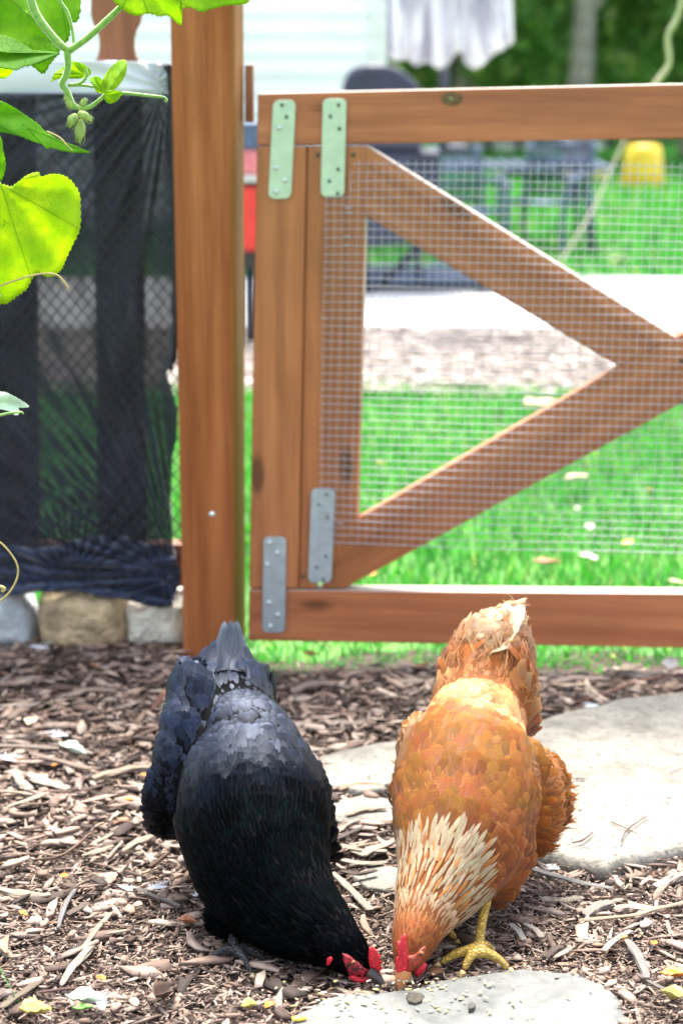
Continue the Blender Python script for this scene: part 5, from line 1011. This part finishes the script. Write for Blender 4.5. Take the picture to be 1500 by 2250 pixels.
def dress_red(h):
    fl, hk, tf, df, sd2 = Plumes(), Plumes(), Plumes(), Plumes(), Plumes(); cand = []
    for q, nn in h.scatter(26000):
        i = h.param(q); t = i / h.n
        sp = .0028 if t < .17 else (.0036 if t < .27 else (.0049 if t < .40 else (.0086 if t < .74 else .0090)))
        cand.append((q, nn, sp))
    rust, org, gold, cream, mah, pale = (.34, .088, .014), (.54, .175, .026), (.56, .245, .035), (.80, .63, .42), (.27, .068, .016), (.74, .40, .15)
    extra = [c for c in cand if .64 < h.param(c[0]) / h.n < .86][:700]
    for q, nn, sp in h.relax(cand, .010) + extra:
        i = h.param(q); t = i / h.n; T = h.T[min(i + 3, h.n - 1)]; px, py = h.pix(q)
        if t > .94: continue
        nz_ = noise.noise(q * 38); nz2 = noise.noise(q * 16 + Vector((7, 0, 0)))
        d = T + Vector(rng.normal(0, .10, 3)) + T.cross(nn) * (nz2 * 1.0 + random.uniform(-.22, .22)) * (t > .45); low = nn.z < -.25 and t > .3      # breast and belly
        hackle = t < .43 and not (px > 1065 and py > 1790)
        fan = Vector(((px - 925) / 260, 0, .0)); d = d + fan * (.5 if .15 < t < .45 else 0)
        if t < .17: hk.add(q, d, nn, sp * 3.0, sp * 1.2, jit(rust, .3), jit(mixt(rust, org, .5), .3), 'point', .12, .1, .2, seg=3)
        elif t < .27: c = jit(mixt(org, cream, (t - .17) * 9), .2); hk.add(q, d, nn, sp * 3.8, sp * 1.15, c, jit(rust, .3), 'point', .10, .08, .25, seg=4)
        elif hackle and t < .40: L = 5.0 + 10 * max(0, t - .33); hk.add(q + nn * .001, d, nn, sp * L, sp * random.uniform(.75, 1.05) * (1 if t < .33 else 1.2), jit((.60, .51, .34), .15) if random.random() < .78 else jit(mixt(org, pale, .5), .3), jit(mixt(rust, org, random.random()), .3), 'point', .055, .045, .2, seg=5, side=random.uniform(-.06, .06))
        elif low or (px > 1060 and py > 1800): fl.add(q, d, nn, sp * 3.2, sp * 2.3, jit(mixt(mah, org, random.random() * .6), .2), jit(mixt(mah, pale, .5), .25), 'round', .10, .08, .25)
        elif t < .60: fl.add(q, d, nn, sp * 3.2, sp * 2.5, jit(mixt(mixt(rust, (.33, .13, .014), max(0, min(1, .5 + nz_ * 1.6))), gold, max(0, (t - .44) * 4) * random.random()), .22), jit(mixt((.36, .155, .022), gold, random.random()), .2), 'round', .12, .08, .32, twist=random.uniform(-.1, .1))
        elif t < .76:
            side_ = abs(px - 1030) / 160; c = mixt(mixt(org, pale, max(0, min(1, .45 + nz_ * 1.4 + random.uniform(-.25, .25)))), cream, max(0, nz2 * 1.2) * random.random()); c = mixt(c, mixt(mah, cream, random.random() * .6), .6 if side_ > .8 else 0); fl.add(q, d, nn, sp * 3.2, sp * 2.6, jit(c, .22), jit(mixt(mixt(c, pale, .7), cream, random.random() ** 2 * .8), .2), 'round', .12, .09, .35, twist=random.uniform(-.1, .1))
        else:
            k = (t - .76) / .24; c = mixt(mixt(rust, org, max(0, min(1, .5 + nz_ * 1.5))), cream, max(0, k * 1.9 - .16 + nz2 * .9 + random.uniform(-.2, .2)))
            fl.add(q, d + Vector(rng.normal(0, .14, 3)), nn, sp * random.uniform(3.0, 4.2), sp * random.uniform(1.3, 2.2), jit(c, .2), jit(mixt(c, cream, .5), .15), 'round', .16, .13, .34, twist=random.uniform(-.2, .2), side=random.uniform(-.35, .35))
    for q, nn in h.scatter(90000):
        px, py = h.pix(q); i = h.param(q); t = i / h.n
        if (px > 1165 and 1640 < py < 1880) and random.random() < .35:
            e = min(1, max(0, (px - 1165) / 80)); c = mixt(mixt(rust, org, random.random()), pale, e * random.random() * .9 + .15 * (py < 1720)); dd = Vector((.9, .1, .25 * math.sin(py * .04) - .25)) + h.T[i] * .35 + Vector(rng.normal(0, .22, 3))
            df.add(q, dd, nn, random.uniform(.016, .032), random.uniform(.003, .008), jit(c, .22), jit(mixt(c, cream, .35), .2), 'wisp', .30, .35, .2, seg=5, side=random.uniform(-.35, .35))
        elif (px < 925 and 1570 < py < 1690 and q.y > 2.22) and random.random() < .3:
            c = mixt(pale, cream, random.random() * .7); df.add(q, h.T[i] + Vector((-.35, 0, 0)) + Vector(rng.normal(0, .2, 3)), nn, random.uniform(.014, .026), random.uniform(.003, .007), jit(c, .2), jit(mixt(c, cream, .4), .2), 'wisp', .22, .25, .2, seg=4, side=random.uniform(-.3, .3))
        elif .46 < t <= .77 and random.random() < .030:
            c = mixt(org, pale, random.random() * (.4 + .6 * (t > .58))); df.add(q, h.T[i] + Vector(rng.normal(0, .28, 3)), nn, random.uniform(.010, .020), random.uniform(.0015, .0032), jit(c, .2), jit(mixt(c, cream, .35), .2), 'wisp', .16, .14, .2, seg=4, side=random.uniform(-.4, .4))
        elif t > .77 and random.random() < .09:
            k = (t - .76) / .24; c = mixt(mixt(rust, pale, random.random()), cream, max(0, k * 1.4 - .3 + random.uniform(-.35, .35))); sd2.add(q, h.T[i] + Vector(rng.normal(0, .35, 3)), nn, random.uniform(.014, .030), random.uniform(.002, .0045), jit(c, .22), jit(mixt(c, cream, .5), .2), 'wisp', .5, .42, .2, seg=4, side=random.uniform(-.5, .5))
    sdr = surf_depth(h, .003, 2.36)
    for k in list(range(10))[::-1]:
        for s in (-1, 1):
            a = k / 9; base = P(1110 + s * (4 + 30 * a), 1425 + 12 * a, sdr(1110 + s * (4 + 30 * a), 1425 + 12 * a) - .001 * (k % 3)); tipp = P(1134 + s * (4 + 24 * a) - (34 * a if s < 0 else 0), 1321 + 80 * a ** 1.15 + (12 if s > 0 else 0), 2.385 + .012 * a)
            dd = tipp - base; nn = (-FW + Vector((s * .35, 0, 0))).normalized(); nn = (nn - dd.normalized() * nn.dot(dd.normalized())).normalized()
            tf.add(base, dd, nn, dd.length, .022 + .004 * a, jit((.74, .60, .42), .12), jit((.84, .77, .66), .08), 'round', .14, .18, .3, seg=10, side=random.uniform(-.15, .15))
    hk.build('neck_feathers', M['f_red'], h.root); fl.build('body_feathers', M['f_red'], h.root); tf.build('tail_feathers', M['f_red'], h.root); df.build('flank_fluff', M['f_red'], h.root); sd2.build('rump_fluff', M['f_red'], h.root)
dress_red(red)
bulge('comb', [(889, 2051), (892, 2056), (893, 2075), (895, 2095), (896, 2118), (892, 2140), (884, 2150), (876, 2148), (871, 2136), (867, 2122), (871, 2116), (869, 2108), (875, 2100), (873, 2090), (878, 2085), (872, 2077), (873, 2068), (880, 2068), (881, 2059)], lambda x, y: 1.962 + .0001 * (y - 2050), .0045, M['comb'], red.root, lump=.002)
bulge('face_skin', [(893, 2100), (912, 2096), (926, 2082), (935, 2080), (934, 2096), (926, 2112), (914, 2126), (900, 2140), (890, 2150), (884, 2142), (888, 2120)], surf_depth(red, .001, 1.98), .0026, plain('pinkish_face', (.30, .045, .022), .5, 0, .3, 200), red.root, lump=.003)
bulge('wattle', [(916, 2120), (928, 2114), (937, 2118), (934, 2130), (922, 2144), (912, 2146), (908, 2134)], lambda x, y: 1.985, .004, M['comb'], red.root)
0 and bulge('ear_lobe', [(945, 2084), (957, 2086), (968, 2100), (966, 2112), (955, 2114), (946, 2104)], surf_depth(red, .001, 2.0), .003, plain('pale_lobe', (.62, .42, .28), .6), red.root)
eye(red, 925, 2096, (.32, .09, .012), .0032)
beak(red, [(886, 2134), (883, 2148), (880, 2162), (880, 2174), (882, 2184)], 1.975, 1.962, 19, plain('horn_beak', (.46, .19, .06), .35), plain('beak_point', (.55, .35, .13), .35))
ank = G(1048, 2092, .026); chicken_leg(red, M['leg_y'], M['claw_y'], P(1068, 1968, 2.105), ank, [toe(ank, 1018, 2128), toe(ank, 968, 2112), toe(ank, 1116, 2124), toe(ank, 1078, 2080, z=.016)], .0068)
ank = G(960, 2036, .024); chicken_leg(red, M['leg_y'], M['claw_y'], P(985, 1960, 2.12), ank, [toe(ank, 960, 2072), toe(ank, 925, 2062), toe(ank, 1000, 2060), toe(ank, 968, 2022, z=.016)], .0066)
#@@SMALL
# ================================================================== SMALL THINGS ON THE BED
m, nt, b, _ = newmat('weathered_wood'); u = attr(nt, 'wc').outputs['Vector']; tn = attr(nt, 'tint').outputs['Vector']
c = mixc(nt, 1.0, ramp(nt, nz(nt, mapv(nt, u, (35, 900, 900)), 1.0, 6, .7), [(.3, (.35, .31, .29)), (.5, (.8, .78, .76)), (.7, (1.15, 1.12, 1.1))]), tn, 'MULTIPLY'); nt.links.new(c, b.inputs['Base Color']); b.inputs['Roughness'].default_value = .8
bump(nt, nz(nt, mapv(nt, u, (35, 900, 900)), 1.0, 6, .7), b, .9, .002); M['wwood'] = m
def piece(name, l, wpx, col, label, cat='wood piece', z=.014, flat=.45, taper=.35, rough=.12, rise=0.0, group='loose wood pieces on the mulch'):
    g_ = min(.66, .36 / max(col)); col = tuple(x * g_ for x in col); wpx *= .85; rough *= 1.9; flat *= .8; z -= .002
    pts = [G(x, y, z) for x, y in l]; pts = smoothline(pts, 6); n = len(pts); k = SC(pts[0].y, l[0][1]); V, Fc, W_ = [], [], []; sd = random.random() * 50; seg = 8; off = random.random() * 9; run = 0
    for i, p in enumerate(pts):
        t = (pts[min(i + 1, n - 1)] - pts[max(i - 1, 0)]).normalized(); s = t.cross(Vector((0, 0, 1))).normalized(); s_ = i / (n - 1); prof = 1 - taper * abs(2 * s_ - 1) ** 3
        if i: run += (p - pts[i - 1]).length
        for j in range(seg):
            a = 2 * math.pi * j / seg; sq = 1 / max(abs(math.cos(a)), abs(math.sin(a))) ** .6; q = 1 + rough * 2.2 * noise.noise(Vector((s_ * 4 + sd, j * 1.7, sd)))
            r = wpx * .5 * k * prof * q * sq * .95; V.append(p + s * math.cos(a) * r + Vector((0, 0, math.sin(a) * r * flat + rise * math.sin(math.pi * s_)))); W_.append((run + off, math.cos(a) * r + off, math.sin(a) * r))
    for i in range(n - 1):
        for j in range(seg): Fc.append((i * seg + j, i * seg + (j + 1) % seg, (i + 1) * seg + (j + 1) % seg, (i + 1) * seg + j))
    Fc += [tuple(range(seg))[::-1], tuple((n - 1) * seg + j for j in range(seg))]
    me = mesh(name, V, Fc); fattr(me, 'wc', W_); fattr(me, 'tint', [col] * len(V)); o = link(name, me, M['wwood'], None, False); return tag(o, label, cat, group)
tan, grey, dk, pl_, red_ = (.52, .40, .28), (.34, .32, .29), (.13, .09, .07), (.74, .64, .50), (.26, .12, .085)
piece('branch', [(425, 1490), (375, 1520), (345, 1548), (335, 1562)], 18, red_, 'reddish branch lying behind the black hen tail at her left', 'branch', flat=.9)
piece('branch', [(1520, 1478), (1400, 1498), (1320, 1528), (1240, 1548), (1150, 1570)], 9, red_, 'thin brown branch along the far edge of the large flagstone', 'branch', flat=.9)
piece('driftwood', [(1165, 1908), (1220, 1925), (1290, 1942), (1345, 1952)], 21, (.30, .29, .28), 'long grey curved wood slat right of the brown hen', flat=.3, z=.02)
piece('wood_splinter', [(1270, 2022), (1380, 2012), (1450, 1995), (1530, 1975)], 15, tan, 'long tan splinter reaching in from the right edge', z=.02)
piece('wood_chunk', [(1285, 2012), (1310, 1995), (1345, 1985)], 34, (.42, .36, .31), 'grey brown bark chunk just above the long tan splinter', flat=.7)
piece('wood_chunk', [(1348, 2000), (1380, 1995), (1420, 2002)], 30, (.55, .44, .36), 'rounded pinkish chunk above the long tan splinter', flat=.7, taper=.6)
piece('wood_chunk', [(1185, 1975), (1225, 1978), (1280, 1972)], 26, pl_, 'pale flat chip right of the brown hen belly', flat=.4, taper=.5)
piece('wood_chunk', [(1195, 2105), (1215, 2090), (1235, 2080)], 22, dk, 'dark bark chunk right of the yellow foot', flat=.8)
piece('bark_piece', [(738, 2170), (765, 2182), (795, 2184), (822, 2182)], 20, (.40, .31, .24), 'curved brown bark piece below the beak of the black hen', flat=.6, taper=.5)
piece('wood_splinter', [(730, 1918), (765, 1950), (800, 1985), (815, 2000)], 22, (.52, .46, .38), 'grey split splinter lying diagonally between the two hens', z=.018)
piece('bark_piece', [(748, 1914), (780, 1920), (815, 1915), (828, 1912)], 16, dk, 'dark bark strip in front of the pale stone between the hens', z=.02)
piece('wood_splinter', [(735, 1845), (765, 1832), (800, 1815)], 16, (.14, .10, .09), 'dark splinter beside the black hen right flank', z=.018)
piece('twig', [(128, 2040), (140, 2000), (158, 1965), (168, 1955)], 13, (.30, .29, .29), 'grey twig standing out among the chips at the left', 'twig', flat=1, z=.018)
piece('wood_chunk', [(150, 2012), (175, 1998), (195, 1985)], 22, (.20, .15, .12), 'brown chunk touching the grey twig', flat=.8)
piece('wood_splinter', [(135, 2165), (160, 2125), (195, 2085), (215, 2065)], 24, (.66, .58, .48), 'long pale splinter pointing up right near the lower left', z=.018, taper=.7)
piece('wood_chunk', [(0, 1955), (40, 1966), (85, 1970), (112, 1968)], 28, (.66, .55, .42), 'smooth pale log piece at the left edge', flat=.8)
piece('wood_chunk', [(205, 1712), (240, 1700), (290, 1690), (335, 1688)], 26, (.58, .46, .34), 'long tan log piece left of the black hen flank', flat=.7)
piece('wood_splinter', [(18, 1772), (60, 1758), (108, 1742)], 15, pl_, 'straight cream splinter near the left edge', z=.02)
piece('wood_splinter', [(-20, 1738), (30, 1740), (72, 1746)], 14, (.70, .58, .44), 'cream splinter entering from the left edge', z=.02)
piece('wood_splinter', [(-20, 1640), (50, 1640), (130, 1645)], 20, (.45, .36, .29), 'long grey brown splinter lying left of the pale green leaf', z=.018)
piece('wood_splinter', [(65, 1655), (130, 1672), (200, 1690)], 20, (.42, .32, .25), 'brown splinter lying under the pale green leaf', z=.018)
piece('wood_splinter', [(180, 2085), (215, 2040), (245, 2005)], 16, (.62, .50, .37), 'tan curved splinter right of the grey twig', z=.018)
piece('wood_splinter', [(0, 2215), (45, 2185), (95, 2150)], 22, (.30, .24, .17), 'dark olive splinter in the lower left corner', z=.018)
piece('wood_splinter', [(85, 2180), (150, 2172), (220, 2170)], 12, (.20, .11, .09), 'dark red splinter above the pale leaf in the lower left', z=.02)
piece('wood_splinter', [(300, 1950), (350, 1972), (395, 1990)], 12, (.24, .215, .20), 'grey brown splinter by the black hen chest', z=.02)
piece('twig', [(330, 1905), (350, 1890), (372, 1872)], 12, (.16, .09, .06), 'dark twig poking out behind the black hen', 'twig', flat=1, z=.02)
piece('twig', [(70, 1890), (140, 1878), (200, 1830)], 8, (.24, .15, .10), 'long thin brown twig across the chips at the left', 'twig', flat=1, z=.02)
piece('wood_splinter', [(1375, 2065), (1395, 2090), (1415, 2130), (1420, 2150)], 26, (.34, .31, .29), 'frayed grey splinter at the lower right', z=.02)
piece('wood_splinter', [(1400, 2140), (1450, 2170), (1520, 2190)], 14, (.26, .22, .20), 'dark splinter running off the lower right edge', z=.018)
piece('wood_splinter', [(1325, 2090), (1350, 2065), (1385, 2045)], 20, (.60, .53, .46), 'pale splinter above the frayed grey one', z=.02)
piece('wood_chunk', [(1440, 1950), (1475, 1930), (1520, 1915)], 34, (.66, .56, .48), 'pale chunk at the right edge below the large flagstone', flat=.5)
piece('wood_splinter', [(1120, 2030), (1140, 2048), (1150, 2066)], 18, (.66, .60, .54), 'pale split chip right of the yellow leg', z=.018)
piece('wood_splinter', [(1150, 2030), (1175, 2042), (1190, 2060)], 18, (.60, .52, .45), 'second pale chip right of the yellow leg', z=.018)
piece('twig', [(1362, 1852), (1378, 1822), (1420, 1793)], 4, (.20, .12, .10), 'forked twig lying on the large flagstone', 'twig', flat=1, z=.028)
piece('twig', [(1340, 1805), (1370, 1818), (1400, 1832)], 3.5, (.26, .16, .12), 'short twig crossing the forked one on the large flagstone', 'twig', flat=1, z=.027)
piece('twig', [(1255, 1852), (1280, 1845), (1302, 1828)], 5, (.22, .14, .11), 'small twig on the large flagstone near the hen flank', 'twig', flat=1, z=.028)
piece('bark_piece', [(1262, 1712), (1272, 1710), (1285, 1713)], 9, (.18, .15, .13), 'small dark bark crumb on the large flagstone', z=.029, taper=.6)
for i, (x, y) in enumerate(((1310, 1657), (1428, 1684), (1470, 1713), (1268, 1778), (1345, 1861), (1455, 1842), (1500, 1648), (1230, 1700), (1180, 1650), (1410, 1752), (1382, 1592), (1465, 1752))):
    piece('bark_piece', [(x, y), (x + 5, y + 1), (x + 10, y)], 3.5, (.25, .2, .15), 'tiny crumb among those scattered over the large flagstone', z=.027, group='crumbs on the large flagstone')
for (l, w_, c_, lb) in (([(740, 1855), (790, 1868), (850, 1870)], 26, pl_, 'broad cream chip between the hens, above the grey split splinter'), ([(790, 1880), (830, 1862), (868, 1846)], 30, (.70, .58, .46), 'broad tan chip touching the brown hen left side'), ([(750, 1890), (800, 1898), (850, 1894)], 22, (.66, .58, .46), 'pale chip just above the dark bark strip'), ([(760, 1790), (800, 1778), (850, 1775)], 20, (.60, .45, .32), 'tan chip in front of the thin pale stone'), ([(735, 1830), (760, 1812), (790, 1800)], 14, (.68, .56, .44), 'narrow cream splinter close to the black hen right side'), ([(730, 1880), (780, 1860), (840, 1850)], 9, tan, 'long thin splinter crossing the broad chips between the hens'), ([(745, 1735), (790, 1722), (840, 1725)], 16, (.56, .34, .2), 'orange brown chip on the edge of the bleached flagstone'),
    ([(60, 1700), (110, 1720), (150, 1735)], 34, (.72, .64, .54), 'broad bleached chip at the left below the long splinters'), ([(30, 1690), (50, 1720), (70, 1735)], 26, (.62, .55, .46), 'bleached chip beside the left edge'), ([(270, 1870), (300, 1850), (330, 1835)], 20, (.62, .50, .38), 'tan chip left of the black hen chest'), ([(215, 1850), (240, 1835), (262, 1815)], 14, (.55, .45, .35), 'small tan splinter at the left'), ([(180, 1880), (215, 1870), (250, 1858)], 18, (.60, .48, .36), 'tan splinter parallel to the long thin twig'),
    ([(20, 1500), (70, 1492), (120, 1500)], 26, (.60, .50, .40), 'pale blurred chip near the fence at the left'), ([(150, 1530), (200, 1515), (260, 1520)], 24, (.58, .46, .36), 'tan blurred chip near the fence'), ([(270, 1460), (320, 1470), (380, 1465)], 26, (.34, .25, .22), 'purplish brown bark slab near the post foot'), ([(640, 1520), (700, 1500), (770, 1512)], 26, (.46, .36, .30), 'brown bark slab behind the black hen'), ([(700, 1580), (760, 1590), (820, 1585)], 24, (.50, .42, .35), 'grey brown slab in front of the brown bark slab'), ([(860, 1500), (910, 1495), (960, 1505)], 22, (.56, .46, .38), 'tan slab behind the brown hen'), ([(640, 1600), (670, 1590), (700, 1600)], 24, (.64, .54, .46), 'pale chip right of the black hen rump'), ([(1210, 1500), (1270, 1490), (1340, 1492)], 26, (.36, .28, .24), 'dark brown slab at the far edge of the bed on the right'), ([(1330, 1470), (1400, 1480), (1460, 1478)], 24, (.52, .44, .38), 'grey brown slab under the gate on the right')):
    piece('wood_chunk', l, w_, c_, lb, flat=.35, taper=.5, z=.016, rough=.2)
# leaves and petals
M['lf_dkbrown'] = plain('dark_leaf', (.055, .028, .016), .5, 0, .4, 40); M['lf_rust'] = plain('rust_leaf', (.26, .085, .025), .5, 0, .3, 60); M['lf_olive'] = plain('olive_leaf', (.40, .34, .10), .5, 0, .3, 60)
fallen(365, 2190, .042, 'lf_dkbrown', 'curled dark brown leaf in front of the black hen at the lower left', .6, 1.1, .02, .8)
fallen(78, 2226, .036, 'lf_yellow', 'withered yellow leaf in the lower left corner', .8, .3, .02, .6); fallen(195, 2200, .05, 'lf_mint', 'pale greenish leaf under a white feather at the lower left', .6, -.5, .018, .4) if 'lf_mint' in M else None
M['lf_mint'] = plain('mint_leaf', (.52, .62, .50), .6, 0, .2, 60)
fallen(160, 1652, .05, 'lf_mint', 'pale green withered leaf among the chips left of the black hen', .45, -.5, .02, .5); fallen(190, 2202, .046, 'lf_mint', 'pale greenish leaf under a white feather near the lower left', .55, -.2, .02, .5)
fallen(184, 2216, .022, 'lf_green', 'fresh green leaf tip beside the pale greenish one', .5, .1, .022, .3)
fallen(501, 2050, .016, 'lf_green', 'small bright green leaf behind the black hen foot', .8, .4, .018, .3); fallen(755, 1998, .016, 'lf_green', 'thin green sprig between the hens', .25, 0, .02, .2)
fallen(426, 1460, .022, 'lf_yellow', 'small yellow leaf at the foot of the gate post', .7, .2, .012, .3)
fallen(70, 1590, .038, 'lf_pale', 'upright tan leaf among the chips at the left', .5, 1.5, .03, .5); fallen(412, 2028, .026, 'lf_rust', 'rust coloured leaf by the black hen chest', .5, -.4, .02, .6) if 'lf_rust' in M else fallen(415, 2015, .032, 'lf_brown', 'rust coloured leaf by the black hen chest', .5, -.4, .02, .6)
for (x, y, s_, lb) in ((142, 1926, .014, 'small orange petal left of the black hen'), (52, 2010, .014, 'orange crumb near the grey twig'), (285, 1760, .016, 'orange red petal left of the hen flank'), (318, 1707, .016, 'bright orange petal touching the hen flank'), (120, 1683, .012, 'orange fleck on the chips above the cream splinter'), (592, 2212, .017, 'orange flake in front of the black hen'), (1368, 2062, .012, 'orange fleck on the pale splinter at the right'), (1480, 2145, .030, 'crumpled orange brown leaf at the lower right'), (222, 2152, .014, 'orange fleck above the pale greenish leaf'), (1435, 2075, .014, 'russet fleck at the right')):
    fallen(x, y, s_, 'lf_orange', lb, .6, None, .018, .5)
fallen(1475, 2195, .034, 'lf_olive' if 'lf_olive' in M else 'lf_yellow', 'folded olive leaf in the lower right corner', .6, 2.2, .018, .8); fallen(548, 2214, .018, 'lf_yellow', 'crumpled yellow petal in front of the black hen', .9, 0, .016, .9)
# small downy feathers
m, nt, b, _ = newmat('down'); b.inputs['Base Color'].default_value = (.80, .83, .88, 1); b.inputs['Roughness'].default_value = .9; b.inputs['Sheen Weight'].default_value = .5; M['down'] = m
for (x, y, s_, lb) in ((278, 1948, .020, 'small white downy feather left of the hen chest'), (345, 1945, .024, 'white downy feather nearest the black hen'), (438, 1962, .018, 'white down tucked against the black hen chest'), (128, 1612, .030, 'grey white feather on the pale green leaf'), (20, 1662, .034, 'white feather at the left edge'), (85, 1418, .030, 'white feather by the tan rock'), (222, 2200, .030, 'white feather lying on the pale greenish leaf'), (1215, 1905, .016, 'white down below the flagstone edge'), (1300, 1548, .018, 'white down at the far edge of the large flagstone')):
    p = Plumes(); c = G(x, y, .024); a0 = random.uniform(0, 6.28); dd = Vector((math.cos(a0), math.sin(a0), .1))
    p.add(c - dd * s_ * .5, dd, Vector((0, 0, 1)), s_, s_ * .35, (.8,) * 3, (.8,) * 3, 'round', .1, .2, .3)
    for k in range(60): t = random.random(); q = c + dd * s_ * (t - .5); p.add(q, dd * .5 + Vector(rng.normal(0, .6, 3)), Vector((0, 0, 1)), s_ * random.uniform(.2, .4), .0007, (.8,) * 3, (.8,) * 3, 'wisp', .4, .2, .1, seg=2)
    o = p.build('loose_feather', M['down'], None); tag(o, lb, 'feather')
# grain
def kernel(name, px, py, L, Wd, z, mat, label, group=None, src=[None]):
    bm = bmesh.new(); bmesh.ops.create_icosphere(bm, subdivisions=2, radius=1)
    for v in bm.verts: v.co = Vector((v.co.x * L / 2 * (1 + .15 * v.co.x), v.co.y * Wd / 2 * (1 - .25 * v.co.x), v.co.z * Wd * .3))
    me = bpy.data.meshes.new(name); bm.to_mesh(me); bm.free(); o = link(name, me, mat); o.location = G(px, py, z); o.rotation_euler = (random.uniform(-.3, .3), random.uniform(-.3, .3), random.uniform(0, 3.14)); return tag(o, label, 'grain', group)
corn = plain('corn', (.85, .55, .05), .35, 0, .12, 200); k0 = kernel('corn_kernel', 655, 2238, .017, .0085, .018, corn, 'bright yellow corn kernel at the bottom edge of the flagstone'); k0.rotation_euler = (0, .05, .15)
oat = plain('oat', (.46, .40, .24), .5, 0, .2, 300); pale_g = plain('pale_grain', (.48, .49, .42), .5, 0, .15, 300); yg = plain('yellow_grain', (.50, .44, .16), .5, 0, .2, 300)
GR = 'grain scattered around the beaks'
base_k = {}
for i in range(120):
    on = i % 3 != 0
    if on: x, y = random.gauss(930, 150), random.uniform(2150, 2248); z = .0165
    else: x, y = random.gauss(830, 150), random.gauss(2175, 28); z = .019
    if y < 2128 or x > 1330 or x < 500: continue
    pq = G(x, y, .012); on = inpoly((pq.x, pq.y), FRONT); z = .0165 if on else .020
    mk = random.choice((0, 0, 1, 2)); 
    if (mk,) not in base_k:
        o = kernel('grain', x, y, .0075, .0028, z, (oat, pale_g, yg)[mk], 'one of the many small pale seeds scattered round the beaks and over the front flagstone', GR); base_k[(mk,)] = o
    else:
        o = base_k[(mk,)].copy(); COL.objects.link(o); o.location = G(x, y, z); o.rotation_euler = (random.uniform(-.3, .3), random.uniform(-.3, .3), random.uniform(0, 3.14)); s_ = random.uniform(.5, 1.15); o.scale = (s_, s_, s_)
clod = slab('soil_clod', gp([(893, 2184), (904, 2178), (918, 2180), (928, 2186), (925, 2196), (912, 2199), (898, 2196)], .02), .017, .007, plain('dark_clod', (.07, .06, .045), .9, 0, .5, 200, 1, .003), 'small dark soil clod on the flagstone beside the brown hen beak', 'soil clod', .004)
slab('pebble', gp([(1026, 2213), (1036, 2208), (1044, 2214), (1042, 2222), (1030, 2223)], .015), .019, .01, plain('dark_pebble', (.06, .055, .045), .8, 0, .4, 200), 'tiny dark pebble on the front flagstone', 'pebble', .001)
tube('grass_sprig', smoothline([G(-20, 2095, .01), G(0, 2125, .03), G(20, 2165, .025), G(42, 2205, .012)], 6), [.002 * (1 - .03 * i) for i in range(19)], M['grass'], None, 5, .3); tag(bpy.data.objects['grass_sprig'], 'single bright green grass blade at the lower left edge', 'grass')
